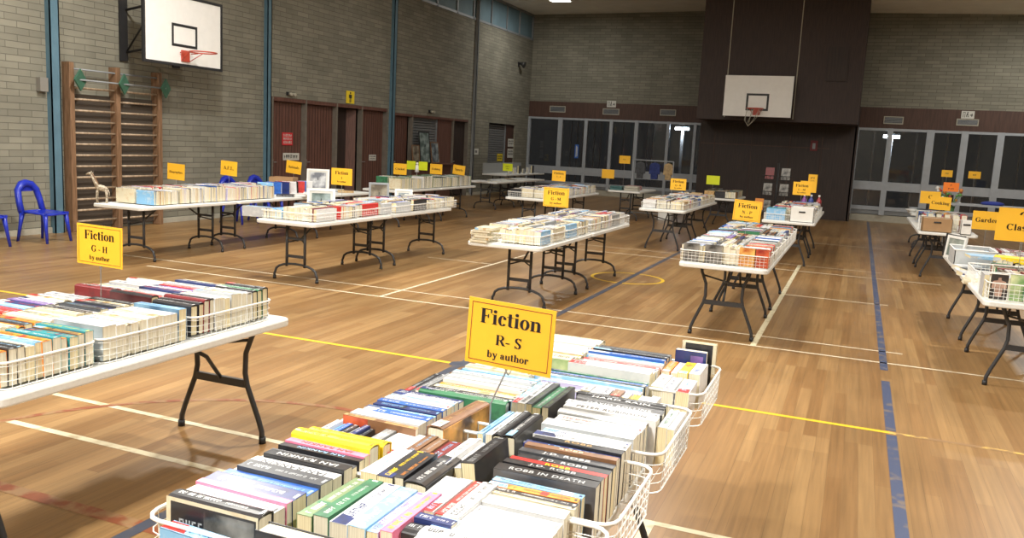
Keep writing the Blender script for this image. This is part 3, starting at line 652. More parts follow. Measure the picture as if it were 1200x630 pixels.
    if c == 'h': return .56, _stem(.08, 0, .68, .12, 1, 2) + _stem(.37, 0, .33, .12, 1, 0) + _arc(.34, .31, .15, .16, .12, .05, 0, 140, 10)
    if c == 'u': return .56, _stem(.08, .13, X, .12, 0, 2) + _stem(.37, 0, X, .12, 0, 2) + _arc(.22, .15, .14, .16, .12, .05, 180, 330, 10) + _r(.4, 0, .55, .03)
    if c == 'r': return .44, _stem(.08, 0, X, .12, 1, 2) + _arc(.32, .31, .13, .16, .08, .05, 30, 150, 8) + _dot(.36, .38, .065)
    if c == 'b': return .54, _stem(.06, 0, .68, .12, 0, 2) + _arc(.27, .23, .22, .24, .12, .035, -150, 150, 16)
    if c == 'd': return .56, _stem(.34, 0, .68, .12, 0, 2) + _arc(.26, .23, .22, .24, .12, .035, 30, 330, 16) + _r(.4, 0, .54, .03)
    if c == 'p': return .56, _stem(.08, -.2, X, .12, 1, 2) + _arc(.29, .23, .22, .24, .12, .035, -150, 150, 16)
    if c == 'g': return .52, _arc(.23, .30, .18, .17, .10, .03, 0, 360, 14) + _r(.34, .40, .50, .44) + _arc(.24, -.06, .21, .13, .05, .05, 0, 360, 16) + _r(.08, .05, .3, .11)
    if c == 'y': return .52, [[(.03, X), (.19, X), (.33, .08), (.25, .02)], [(.44, X), (.49, X), (.26, -.18), (.20, -.16)]] + _r(0, X - .03, .24, X) + _r(.34, X - .03, .53, X) + _dot(.15, -.15, .07)
    if c == 'k': return .58, _stem(.08, 0, .68, .12, 1, 2) + [[(.2, .2), (.24, .18), (.46, X), (.40, X)], [(.24, .27), (.34, .32), (.56, 0), (.40, 0)]] + _r(.33, X - .03, .53, X) + _r(.36, 0, .58, .03)
    if c == 's': return .40, _arc(.19, .335, .15, .135, .1, .03, 30, 250, 10) + _arc(.19, .125, .15, .135, .1, .03, -150, 70, 10) + [[(.06, .32), (.12, .37), (.35, .16), (.28, .10)]]
    if c == 'a': return .50, _stem(.28, .05, .34, .12, 0, 0) + _arc(.25, .33, .15, .14, .1, .035, 0, 160, 8) + _dot(.12, .34, .055) + _arc(.20, .14, .15, .145, .11, .035, 40, 330, 12) + _r(.34, 0, .48, .04) + _r(.36, .02, .42, .1)
    if c == '-': return .34, _r(.04, .18, .30, .25)
    if c == '.': return .26, _dot(.12, .06, .065)
    return .28, []
def lettering(text, h, M, mat, name='lettering', parent=None, mb=None):
    """centre-aligned serif text; M maps (x, y, 0) in text plane to local space; h = cap height"""
    s = h / .68; wd = sum(glyph(c)[0] for c in text) * s; x = -wd / 2; own = mb is None
    if own: mb = MB()
    for c in text:
        w_, ps = glyph(c)
        for p in ps:
            for e in (-.018, .018): mb.quad([(x + (u + e) * s, v * s, 0) for u, v in p], mat, M)
        x += w_ * s
    if own: return mb.build(name, parent)
FACE = Matrix.Rotation(PI / 2, 4, 'X')     # text plane -> faces -y
def glyph_strip(mb, x0, x1, yc, h, z, m, r, plane='top', M=None):
    """illegible title strokes along x"""
    x = x0
    while x < x1 - h * .4:
        if r.random() < .14: x += h * .5; continue
        ww = h * r.uniform(.45, .62); q = h / 2; t = h * .16
        def rec(a, b_, c, d):
            P = [(a, b_), (c, b_), (c, d), (a, d)]
            mb.quad([(u, v, z) for u, v in P] if plane == 'top' else [(u, z, v) for u, v in P], m, M)
        rec(x, yc - q, x + t, yc + q)
        k = r.random()
        if k < .6: rec(x + ww - t, yc - q * r.choice((1, 1, .2)), x + ww, yc + q)
        if k < .8: v = yc + r.choice((-q + t / 2, q - t / 2, 0)); rec(x, v - t / 2, x + ww, v + t / 2)
        if k > .4: rec(x, yc + q - t, x + ww * .9, yc + q)
        x += ww + h * .2
def table_sign(x, y, zc, lines, label, yaw=0, roll=0, w_=.297, h=.21, mat=None, z0=TH, border=False, pitch=0, ink=None, stem=(0, 0), group=None):
    t = root('table_sign', (x, y, z0), math.radians(yaw), label, 'sign', group)
    H = zc - z0; B = Matrix.Translation((stem[0], 0, H)) @ Matrix.Rotation(math.radians(roll), 4, 'Y') @ Matrix.Rotation(math.radians(pitch), 4, 'X')
    mat = mat or M_sign
    MB().box((-w_ / 2, -.0015, -h / 2), (w_ / 2, .0015, h / 2), mat, B).build('card', t)
    if border:
        b = MB(); e = .012; k = .0022
        for p, q in (((-w_ / 2 + e, -h / 2 + e), (w_ / 2 - e, -h / 2 + e + k)), ((-w_ / 2 + e, h / 2 - e - k), (w_ / 2 - e, h / 2 - e)), ((-w_ / 2 + e, -h / 2 + e), (-w_ / 2 + e + k, h / 2 - e)), ((w_ / 2 - e - k, -h / 2 + e), (w_ / 2 - e, h / 2 - e))):
            b.box((p[0], -.0024, p[1]), (q[0], -.0016, q[1]), M_redink, B)
        b.build('border_line', t)
    for txt, hh, zz in lines:
        b = MB()
        if txt[0] == '~':
            wd = hh * len(txt) * .6; glyph_strip(b, -wd / 2, wd / 2, 0, hh, 0, ink or M_ink, random.Random(int(x * 100)), M=B @ Matrix.Translation((0, -.0028, zz)) @ FACE)
        else: lettering(txt, hh, B @ Matrix.Translation((0, -.0026, zz)) @ FACE, ink or M_ink, mb=b)
        b.build('lettering', t)
    b = MB(); r = .0028
    b.tube([(0, 0, .006), (.0, .003, H * .5), (stem[0], .004, H - h / 2 + .01), (stem[0], .004, H - h / 2 + .05)], r, M_steel, n=6)
    for s in (-1, 1): b.tube([(stem[0], .004, H - h / 2 - .02), (stem[0] + s * .012, .004, H - h / 2 + .0), (stem[0] + s * .006, .004, H - h / 2 + .025)], .0016, M_steel, n=5)
    b.tube([(.04 * math.cos(a), .04 * math.sin(a), .004) for a in [2 * PI * i / 14 for i in range(14)]], .003, M_steel, n=6, closed=True)
    b.tube([(-.04, 0, .004), (0, 0, .006), (.04, 0, .004)], .003, M_steel, n=6)
    b.build('wire_stem', t)
    return t
def fic(l2, by=True):
    o = [('Fiction', .047, .030), (l2, .033, -.034)]
    return o + ([('by author', .023, -.078)] if by else [])
table_sign(-1.02, 2.42, 1.195, fic('R- S'), 'big yellow sign reading Fiction R- S by author, standing among the foreground books', roll=2.2, w_=.296, h=.213, border=True, stem=(.055, 0), yaw=-1)
table_sign(-3.67, 3.3, 1.148, fic('G - H'), 'yellow sign reading Fiction G - H by author, over the left front table', w_=.32, h=.215, border=True, roll=1)
table_sign(-3.22, 9.3, 1.19, fic('G - M'), 'yellow sign reading Fiction G - M, beyond the foreground sign in the centre', w_=.31, h=.22, border=True)
table_sign(-1.11, 9.7, 1.175, fic('N - P'), 'yellow sign reading Fiction N - P, on the table right of centre', w_=.30, h=.23, border=True, roll=2.5)
table_sign(-8.87, 9.3, 1.147, [('Biographies', .031, -.02)], 'yellow sign reading Biographies, nearest the wall bars', w_=.31, h=.225, roll=2)
table_sign(-9.14, 10.7, 1.165, [('A.F.L.', .052, -.02)], 'yellow sign reading A.F.L., above the long wall-side row of books', w_=.32, h=.225, roll=2.5)
table_sign(-9.25, 12.5, 1.16, [('Animals', .044, -.02)], 'tilted yellow sign reading Animals, before the first brown door', w_=.32, h=.22, roll=5)
table_sign(-6.60, 10.0, 1.205, fic('I'), 'yellow sign reading Fiction I by author, before the dark doorway', w_=.335, h=.23)
table_sign(-8.53, 15.0, 1.146, [('Cricket', .044, -.02)], 'yellow sign reading Cricket, first of three along the row by the kiosk', w_=.30, h=.22)
table_sign(-8.39, 16.3, 1.14, [('Fishing', .044, -.02)], 'yellow sign, middle of three along the book row by the kiosk', w_=.29, h=.215)
table_sign(-8.33, 17.3, 1.115, [('Sports', .05, -.02)], 'tilted yellow sign reading Sports, last of three along the row by the kiosk', w_=.30, h=.21, roll=5)
table_sign(-9.3, 22.5, 1.074, [('~~~~~~~', .03, .02), ('~~~~~', .03, -.04)], 'small lime card sign in front of the small grey shutter', w_=.30, h=.21, mat=M_signL)
table_sign(-5.68, 16.5, 1.16, fic('I - J', False), 'yellow sign reading Fiction I - J, small and far, above the G - M sign', w_=.29, h=.215)
table_sign(-5.80, 20.6, 1.13, [], 'yellow card with a white paper stuck on it, near the hanging clothes', w_=.32, h=.22)
table_sign(-5.66, 21.6, 1.49, [('~~~~~', .03, 0)], 'small yellow sign raised high in front of the far windows left of the stage', w_=.29, h=.2)
table_sign(-3.13, 16.0, 1.166, fic('Q - R'), 'yellow sign reading Fiction Q - R, in front of the corner windows by the stage', w_=.295, h=.215)
table_sign(-3.21, 20.6, 1.14, [], 'plain lime yellow card before the dark stage front', w_=.31, h=.21, mat=M_signL)
table_sign(-.90, 15.6, 1.25, fic('L - M'), 'yellow sign reading Fiction L - M, front one of the overlapping pair before the stage', w_=.295, h=.225)
table_sign(-.86, 16.8, 1.25, [], 'yellow sign half hidden behind the Fiction L - M sign', w_=.29, h=.21)
table_sign(-.85, 18.0, 1.36, [('~~~~', .035, .03), ('~~~~', .035, -.04)], 'narrow amber sign standing above and behind the L - M sign', w_=.17, h=.20)
table_sign(1.72, 20.3, 1.60, [('~~~~', .03, 0)], 'small yellow sign before the right hand windows, left one of the high pair', w_=.21, h=.145)
table_sign(2.24, 20.3, 1.60, [('~~~~~', .03, 0)], 'small yellow sign before the right hand windows, right one of the high pair', w_=.23, h=.15, z0=0)
table_sign(1.64, 18.2, 1.37, [('~~~', .035, .03), ('~~~~~~', .035, -.035)], 'small orange red sign above the Cooking table', w_=.27, h=.17, mat=M_signO, z0=.74)
table_sign(1.22, 17.0, 1.19, [('C', .06, -.02)], 'yellow sign partly hidden behind the Cooking sign', w_=.33, h=.22)
table_sign(1.28, 15.6, 1.155, [('Cooking', .05, -.02)], 'yellow sign reading Cooking, over the brown cardboard box', w_=.31, h=.215, roll=1)
table_sign(1.40, 11.0, 1.185, [('Garden', .05, -.02)], 'yellow sign partly covered by another, reading Garden, over the tub table', w_=.30, h=.21)
table_sign(1.60, 10.0, 1.27, [('C', .085, .0)], 'large yellow sign behind the Classics sign at the edge of the picture', w_=.46, h=.24)
table_sign(1.42, 8.8, 1.26, [('Classics', .055, -.02)], 'yellow sign reading Classics, at the frame edge over the nearest aisle-side basket', w_=.45, h=.24)
# loose lime papers with a white figure beside the kiosk
t = root('paper_sign', (-8.98, 16.9, .74), 0, 'pair of lime papers with a white figurine between them, before the kiosk', 'sign')
b = MB(); b.box((-.46, 0, .33), (-.24, .004, .52), M_signL); b.box((-.16, 0, .33), (.06, .004, .52), M_signL); b.build('card', t)
b = MB(); b.tube([(-.2, 0, 0), (-.2, 0, .28)], .012, M_steel); b.ball((-.2, 0, .47), .03, M_white); b.tube([(-.2, 0, .28), (-.2, 0, .44)], .03, M_white, rr=[.055, .03]); b.build('white_figurine', t)

# ------------------------------------------------------------------ books
FARB = MB()            # all the books past the three hundred nearest
WORDCOL = {'black': 'black', 'charcoal': 'charcoal'}
LIGHT = {'white', 'cream', 'yellow', 'silver', 'sky', 'pink', 'lilac', 'tan', 'orange'}
def book_geo(cov, pag, L, T, W, col, tcol, hard, r, M=None, art=None, title=True, text_u=None, flip=False, fore=False):
    """spine up: x = spine direction, y = thickness, z = width of the cover"""
    cm = cover_mat(col); t = .0028 if hard else .0014; o = .004 if hard else .0006
    hx, hy = L / 2, T / 2
    am = art or cm
    cov.box((-hx, -hy, 0), (hx, -hy + t, W - (.006 if hard else 0)), am, M); cov.box((-hx, hy - t, 0), (hx, hy, W - (.006 if hard else 0)), cm, M)
    if hard:
        n = 6; pts = [(hy * math.cos(PI * i / n), W - .008 + .010 * math.sin(PI * i / n)) for i in range(n + 1)]
        pts += [((hy - t) * math.cos(PI * i / n), W - .010 + .009 * math.sin(PI * i / n)) for i in range(n, -1, -1)]
        k = cov.mi(cm); i0 = len(cov.v)
        for x in (-hx, hx):
            cov.v += [tuple(M @ Vector((x, p[0], p[1]))) if M else (x, p[0], p[1]) for p in pts]
        N = len(pts)
        for j in range(N): cov.f.append((i0 + j, i0 + (j + 1) % N, i0 + N + (j + 1) % N, i0 + N + j)); cov.m.append(k); cov.smooth.append(False)
        for j in range(n):
            a, b_, c, d = j, j + 1, N - 2 - j, N - 1 - j
            cov.f.append((i0 + d, i0 + c, i0 + b_, i0 + a)); cov.m.append(k); cov.smooth.append(False)
            cov.f.append((i0 + N + a, i0 + N + b_, i0 + N + c, i0 + N + d)); cov.m.append(k); cov.smooth.append(False)
        zt = W + .0026; uy = .55
    else:
        cov.box((-hx, -hy, W - t), (hx, hy, W), cm, M); zt = W + .0004; uy = .82
    pm = M_pages_old if r.random() < .25 else M_pages
    pag.box((-hx + o, -hy + t, o), (hx - o, hy - t, W - (.009 if hard else t)), pm, M)
    if title:
        tm = cover_mat(tcol); s = -1 if flip else 1
        a, b_ = -hx + L * r.uniform(.04, .10), -hx + L * r.uniform(.42, .55); c, d = b_ + L * .05, hx - L * r.uniform(.08, .2)
        if r.random() < .5: a, b_, c, d = -hx + L * .06, -hx + L * .34, -hx + L * .40, hx - L * .08
        h = T * uy * r.uniform(.34, .58)
        if r.random() < .35: cov.quad([(-hx + L * .0, -hy * uy, zt - .0002), (-hx + L * r.uniform(.12, .3), -hy * uy, zt - .0002), (-hx + L * .2, hy * uy, zt - .0002), (-hx, hy * uy, zt - .0002)], cover_mat(r.choice(['silver', 'navy', 'red', 'sky', 'white'])), M)
        if r.random() < .4:
            u0 = r.uniform(-.3, .3) * L; u1 = u0 + r.uniform(.05, .16) * L; cov.quad([(u0, -hy * uy, zt - .00025), (u1, -hy * uy, zt - .00025), (u1, hy * uy, zt - .00025), (u0, hy * uy, zt - .00025)], cover_mat(SECOND[col]), M)
        if h > .004:
            glyph_strip(cov, a, b_, 0, h, zt, tm, r, M=M); glyph_strip(cov, c, d, 0, h * .62, zt, tm, r, M=M)
        # publisher's mark
        cov.quad([(hx - L * .045, -hy * .4, zt), (hx - L * .015, -hy * .4, zt), (hx - L * .015, hy * .4, zt), (hx - L * .045, hy * .4, zt)], tm, M)
USED = set()
def uniq(lab):
    assert lab not in USED, lab
    USED.add(lab); return lab
NBOOK = [0]
def book(x, y, z, L, T, W, col, tcol='white', hard=False, rz=0, M=None, label='', group=None, art=None, title=True, words=None, wflip=False, wcol=None, wsize=.5, front=None):
    """one book object: cover (root mesh), pages, and readable words where the photo has them"""
    r = random.Random(int(abs(x * 7919 + y * 104729 + T * 1e5)))
    cov, pag = MB(), MB()
    book_geo(cov, pag, L, T, W, col, tcol, hard, r, art=art, title=title and not words)
    if front: front(cov, L, T, W)
    o = cov.build('hardback_book' if hard else 'paperback_book')
    if M is not None: o.matrix_world = M
    else: o.location = (x, y, z); o.rotation_euler = (0, 0, rz)
    pag.build('page_block', o)
    if words:
        zt = W + (.0030 if hard else .0006); hh = T * wsize
        c = bpy.data.curves.new('title', 'FONT'); c.body = words; c.size = hh * 1.35; c.align_x = 'CENTER'; c.align_y = 'CENTER'; c.offset = hh * .03; c.space_character = 1.15
        tf = bpy.data.objects.new('tmp', c); C.objects.link(tf); me = bpy.data.meshes.new_from_object(tf.evaluated_get(bpy.context.evaluated_depsgraph_get()))
        bpy.data.objects.remove(tf); bpy.data.curves.remove(c); me.materials.clear(); me.materials.append(cover_mat(wcol or tcol))
        to = bpy.data.objects.new('title_lettering', me); C.objects.link(to); to.parent = o; to.location = (0, 0, zt); to.rotation_euler = (0, 0, PI if wflip else 0)
        wd = len(words) * hh * .92; to.scale = (min(1.35, L * .80 / wd), 1, 1)
    tag(o, uniq(label), 'book', group); NBOOK[0] += 1
    return o
ORD = ['', 'first', 'second', 'third', 'fourth', 'fifth', 'sixth', 'seventh', 'eighth', 'ninth', 'tenth', 'eleventh', 'twelfth', 'thirteenth', 'fourteenth', 'fifteenth', 'sixteenth', 'seventeenth', 'eighteenth', 'nineteenth', 'twentieth']
NAMEC = dict(sky='light blue', silver='silver grey')
def row(desc, u0, u1, v0, v1, items, spine='x', end='near', z=.752, group=None, W=.145, lean=0, far=False, align='hi', wj=.008, rz=0):
    """pack items along v (y if spine == 'x', else x). items: (colour, title colour, hard, extra dict) or colour names"""
    r = random.Random(hash_(desc)); n = len(items); TT = []
    for it in items:
        ex = it[3] if isinstance(it, tuple) and len(it) > 3 else {}
        TT.append(ex.get('t', 1) * r.uniform(.85, 1.15))
    s = (v1 - v0) / sum(TT); v = v0
    for i, it in enumerate(items):
        if isinstance(it, str): it = (it, 'navy' if it in LIGHT and r.random() < .5 else ('black' if it in LIGHT else r.choice(['white', 'white', 'silver', 'yellow', 'sky', 'orange'])), r.random() < .25)
        col, tcol = it[0], it[1]; hard = it[2] if len(it) > 2 else False; ex = it[3] if len(it) > 3 else {}
        T = TT[i] * s; Lb = (u1 - u0) * ex.get('l', r.uniform(.93, 1.0)); Wb = W * ex.get('w', 1) + r.uniform(-wj, wj)
        uc = (u1 - Lb / 2) if align == 'hi' else ((u0 + Lb / 2) if align == 'lo' else (u0 + u1) / 2)
        uc += r.uniform(-.004, .004); vc = v + T / 2; v += T
        th = math.radians(lean + r.uniform(-2.2, 2.2)) ; Td = T * .985
        if spine == 'x': M = Matrix.Translation((uc, vc, z)) @ Matrix.Rotation(math.radians(r.uniform(-1.2, 1.2) + rz), 4, 'Z') @ Matrix.Rotation(th, 4, 'X')
        else: M = Matrix.Translation((vc, uc, z)) @ Matrix.Rotation(math.radians(90 + r.uniform(-1.2, 1.2) + rz), 4, 'Z') @ Matrix.Rotation(th, 4, 'X')
        if far:
            book_geo(FARB, FARB, Lb, Td, Wb, col, tcol, hard, r, M=M, title=(far == 2), art=ex.get('art')); continue
        word = ex.get('words')
        nm = NAMEC.get(col, col) + (' hardback' if hard else ' paperback')
        if ex.get('label'): lab = ex['label']
        else:
            lab = '%s, %s from the %s end of %s' % (nm, ORD[i + 1], end, desc)
        book(0, vc, uc, Lb, Td, Wb, col, tcol, hard, M=M, label=lab, group=group or 'books packed spine up in wire baskets', art=ex.get('art'), words=word, wflip=ex.get('flip', False), wcol=ex.get('wcol'), wsize=ex.get('ws', .46), front=ex.get('front'))
def hash_(s_): 
    h = 7
    for c in s_: h = (h * 131 + ord(c)) % 1000003
    return h
PAL_MIX = ['white'] * 7 + ['cream'] * 3 + ['silver'] * 3 + ['black'] * 4 + ['navy'] * 2 + ['sky', 'blue', 'red', 'charcoal', 'charcoal', 'grey', 'teal', 'green', 'maroon', 'orange', 'brown', 'tan', 'purple', 'lilac']
def pick(n, pal=None, seed=0):
    r = random.Random(seed * 31 + n); return [r.choice(pal or PAL_MIX) for _ in range(n)]
fire = art_mat('fiery', (.07, .025, .01), (.95, .46, .10)); fire2 = art_mat('glowing', (.45, .10, .02), (.95, .62, .18)); redart = art_mat('crimson', (.25, .02, .02), (.75, .16, .06))
greyart = art_mat('misty_grey', (.30, .33, .35), (.52, .56, .58)); blueart = art_mat('stormy_blue', (.05, .12, .22), (.22, .38, .52)); photoart = art_mat('black_photo', (.02, .02, .02), (.35, .34, .32))
tealart = art_mat('sea_green', (.15, .38, .42), (.45, .66, .68)); greenart = art_mat('meadow', (.18, .34, .12), (.72, .76, .46)); barkart = art_mat('twilight_grey', (.06, .06, .07), (.16, .15, .15))
def rect_front(rects):
    """coloured rectangles on the front cover face (facing -y): (u0,v0,u1,v1,colour) in 0..1"""
    def f(mb, L, T, W):
        for i, (u0, v0, u1, v1, c) in enumerate(rects):
            m = c if not isinstance(c, str) else cover_mat(c); y = -T / 2 - .0004 - i * .0002
            mb.quad([(-L / 2 + u0 * L, y, v0 * W), (-L / 2 + u1 * L, y, v0 * W), (-L / 2 + u1 * L, y, v1 * W), (-L / 2 + u0 * L, y, v1 * W)], m)
    return f
def title_front(c, rows, seed=1):
    def f(mb, L, T, W):
        r = random.Random(seed)
        for u0, u1, vc, h in rows: glyph_strip(mb, -L / 2 + u0 * L, -L / 2 + u1 * L, vc * W, h * W, -T / 2 - .0016, cover_mat(c), r, plane='side')
    return f
def both(*fs):
    def f(*a):
        for g in fs: g(*a)
    return f

# ---- the R- S table in the foreground
G = 'spine-up fiction on the R- S table'
BL = 'black'; WH = 'white'
def sp(**k): return k
row('yellow-topped row, R- S table', -1.485, -1.20, 1.50, 2.10, [
    (BL, WH, True, sp(t=1.1, w=1.1, art=photoart, label='black hardback with grey photo front, nearest in the row with yellow books', front=both(rect_front([(.0, .0, 1, 1, 'cream'), (.05, .06, .98, .94, BL), (.42, .1, .96, .9, photoart)]), title_front('silver', [(.1, .4, .62, .16), (.1, .35, .3, .12)])))),
    (WH, 'charcoal', False, sp(t=1.0, flip=True, label='white paperback with dark author lettering beside the black photo hardback')),
    ('pink', 'white', False, sp(t=.55, label='thin pale pink paperback between the white author spine and the navy one')),
    ('navy', WH, False, sp(t=1.35, label='thick navy paperback with white and red title, below the bright blue one')),
    ('blue', 'sky', False, sp(t=1.2, flip=True, label='bright blue paperback with light blue lettering behind the thick navy one')),
    ('charcoal', 'silver', False, sp(t=1.05, label='charcoal paperback with silver lettering behind the bright blue one')),
    (WH, 'charcoal', False, sp(t=.95, words='IAN RANKIN', wcol='charcoal', flip=True, label='white paperback reading IAN RANKIN between charcoal and black spines')),
    (BL, WH, False, sp(t=.75, words='IAN RANKIN', flip=True, label='black paperback with white IAN RANKIN, next to the white RANKIN spine')),
    ('charcoal', WH, False, sp(t=.75, words='IAN RANKIN', flip=True, label='charcoal paperback with white IAN RANKIN, second before the pink spine')),
    (BL, 'sky', False, sp(t=.7, words='IAN RANKIN', wcol='sky', flip=True, label='black paperback with light blue IAN RANKIN, directly before the pink spine')),
    ('pink', 'maroon', False, sp(t=.7, words='IAN RANKIN', wcol='maroon', flip=True, label='bright pink paperback reading IAN RANKIN beside the yellow books')),
    ('yellow', 'orange', True, sp(t=1.15, w=1.12, label='yellow hardback next to the pink spine, nearer of the yellow pair')),
    ('yellow', 'orange', True, sp(t=1.15, w=1.08, l=.93, label='yellow hardback at the end of its row, farther of the yellow pair'))], group=G, W=.148)
# extra books in front, low left
M = Matrix.Translation((-1.30, 1.455, .752)) @ Matrix.Rotation(math.radians(-3), 4, 'Z')
book(-1.3, 1.45, .752, .26, .045, .115, 'sky', 'navy', M=M, label='light blue spined paperback sunk low at the basket corner', group=G)
M = Matrix.Translation((-1.085, 1.50, .752 + .15)) @ Matrix.Rotation(PI, 4, 'X') @ Matrix.Translation((0, 0, 0))
book(-1.08, 1.5, .9, .20, .05, .15, BL, 'grey', True, M=M, label='black hardback turned pages up, its cream page edge showing', group=G)
# middle column, spines running away from the camera
row('green and lilac row, R- S table', 1.60, 1.86, -1.165, -.905, [
    ('olive', 'white', False, sp(t=1.0)), ('green', 'white', False, sp(t=1.1,)), (WH, 'navy', False, sp(t=1.3)), ('sky', 'white', False, sp(t=1.1)), ('lilac', 'purple', False, sp(t=.9)), ('pink', 'yellow', False, sp(t=.9))],
    spine='y', end='far-left', group=G, W=.142)
row('black thriller row by the green spines', 1.885, 2.10, -1.17, -.965, [
    (WH, 'sky', False, sp(t=1.0, wcol='blue')), (BL, 'yellow', False, sp(t=1.1, wcol='yellow')), (BL, 'orange', False, sp(t=.7)), (BL, WH, True, sp(t=1.3, wcol='white', w=1.08))],
    spine='y', end='outer', group=G, W=.142)
row('white row with the red spine', 1.75, 1.985, -1.0 + .045, -.80, [
    (WH, 'grey', False, sp(t=1.2)), (WH, 'sky', False, sp(t=1.0)), ('red', WH, False, sp(t=.75)), (WH, BL, False, sp(t=1.1))], spine='y', end='outer', group=G, W=.145)
row('navy and black pair nearest the camera', -.905, -.80, 1.64, 1.735, [(BL, 'silver', True, sp(t=1.2, label='black hardback with a blue swirl front beside the lilac spines', front=rect_front([(.1, .1, .9, .7, blueart)]))), ('navy', WH, False, sp(t=.8, label='short navy spine behind the blue swirl hardback'))], group=G, W=.15)
row('white row nearest the camera, R- S table', -.855, -.575, 1.56, 1.87, [
    (WH, BL, False, sp(t=1.1, words='MATTHEW', wcol='black')), (WH, 'charcoal', True, sp(t=1.2)), (WH, 'grey', False, sp(t=1.3)), (WH, 'silver', False, sp(t=1.2)), (WH, 'grey', False, sp(t=1.0))], group=G, W=.142, align='lo')
row('orange-topped row below the ROBB books', -.845, -.58, 1.885, 2.045, [
    (WH, 'silver', False, sp(t=1.7)), ('cream', BL, False, sp(t=.8)), (BL, WH, False, sp(t=.8)), ('orange', BL, False, sp(t=1.0)), ('sky', 'navy', False, sp(t=.9))], group=G, W=.138)
row('ROBB row, R- S table', -.862, -.562, 2.065, 2.47, [
    (BL, WH, False, sp(t=1.1, w=1.08, art=barkart, words='ROBB IN DEATH', wcol='silver', label='black paperback reading ROBB IN DEATH, its dark front cover facing the camera', front=title_front('grey', [(.15, .75, .7, .12), (.15, .6, .45, .1)], 4))),
    (BL, 'red', False, sp(words='J.D. ROBB', wcol='white', label='black ROBB paperback directly behind the ROBB IN DEATH one')),
    (BL, WH, False, sp(words='J.D. ROBB', wcol='silver', label='black ROBB paperback directly before the red ROBB spine')),
    ('red', 'yellow', False, sp(words='ROBB', wcol='yellow', label='red paperback with yellow ROBB lettering amid the black spines')),
    (BL, 'silver', False, sp(words='J.D. ROBB', wcol='silver', label='black ROBB paperback directly behind the red ROBB spine')),
    ('charcoal', WH, False, sp(words='J.D. ROBB', wcol='white', label='charcoal ROBB paperback amid the black spines')),
    ('brown', WH, False, sp(t=.9, words='ROBB', wcol='cream', label='brown paperback with cream ROBB lettering before the navy spine')),
    ('navy', 'sky', False, sp(words='J.D. ROBB', wcol='sky', label='navy paperback with light blue ROBB lettering')),
    (BL, WH, False, sp(words='ROBB', wcol='tan', label='black paperback with tan ROBB lettering behind the navy ROBB spine')),
    (WH, BL, False, sp(t=1.1, label='white paperback with charcoal lettering just behind the dark ROBB spines')),
    (WH, 'navy', False, sp(t=1.2))], end='camera', group=G, W=.15)
row('grey-white row between ROBB and ROBINSON', -.872, -.565, 2.50, 2.70, [
    ('silver', WH, False, sp(t=1.5, w=1.05)), (WH, BL, False, sp(t=1.0,)), (WH, 'red', False, sp(t=1.2)), ('silver', WH, True, sp(t=1.3))], group=G, W=.146)
row('PETER ROBINSON row, R- S table', -.885, -.545, 2.71, 2.93, [
    (WH, BL, False, sp(t=1.1, words='PETER ROBINSON', wcol='black', label='white paperback reading PETER ROBINSON in black capitals')), (WH, 'charcoal', False, sp(t=1)),
    (BL, WH, False, sp(t=.9, words='DAVID ROLLINS', wcol='silver', label='black paperback reading DAVID ROLLINS behind the PETER ROBINSON one')), (BL, WH, True, sp(t=.9, words='HARD RAIN', wcol='white', label='black hardback reading HARD RAIN behind the DAVID ROLLINS one')), (BL, 'silver', False, sp(t=.8))], end='camera', group=G, W=.152)
row('short white row behind HARD RAIN', 2.95, 3.035, -.885, -.60, [
    (WH, BL), (WH, 'grey'), (WH, 'navy'), ('brown', 'cream'), (WH, 'yellow'), ('yellow', BL), (WH, 'grey'), (WH, 'sky')], spine='y', end='outer', group=G, W=.142)
row('white pair with a green mark by the aisle', 2.72, 2.94, -.538, -.478, [(WH, 'green', False, sp(label='white paperback with green mark at the aisle rim of the second basket')), (WH, 'silver', False, sp(label='white paperback pressed against the aisle rim of the second basket'))], spine='y', group=G, W=.13)
row('blue-grey row, R- S table', -1.12, -.68, 3.06, 3.21, [('lilac', 'white', False, sp(t=1)), (WH, 'purple', False, sp(t=.7)), ('sky', 'navy', False, sp(t=.9)), ('charcoal', WH, False, sp(t=.8)), ('blue', WH, False, sp(t=.9)), ('silver', 'green', False, sp(t=.9)), ('green', WH, False, sp(t=.6))], group=G, W=.135)
row('white-fronted row at the far basket', -1.03, -.685, 3.26, 3.66, [
    (WH, 'silver', False, sp(t=1.6, w=1.06)), (WH, 'grey', False, sp(t=1.3)), (WH, 'navy', False, sp(t=1)), ('red', WH, False, sp(t=.8)), (WH, 'red', False, sp(t=.8)), ('sky', WH, False, sp(t=1)), ('blue', WH, False, sp(t=1)), ('navy', 'silver', False, sp(t=.9)), (BL, 'silver', False, sp(t=1)), ('charcoal', 'grey', False, sp(t=1.2))], group=G, W=.15)
row('white trio at the far aisle corner', 3.20, 3.40, -.675, -.525, [(WH, 'grey', False), (WH, 'navy', False), (WH, 'sky', False)], spine='y', end='inner', group=G, W=.128)
row('colourful four at the far aisle corner', 3.42, 3.62, -.68, -.515, [('orange', WH), (WH, 'grey'), ('yellow', 'olive'), (WH, 'blue')], spine='y', end='inner', group=G, W=.14)
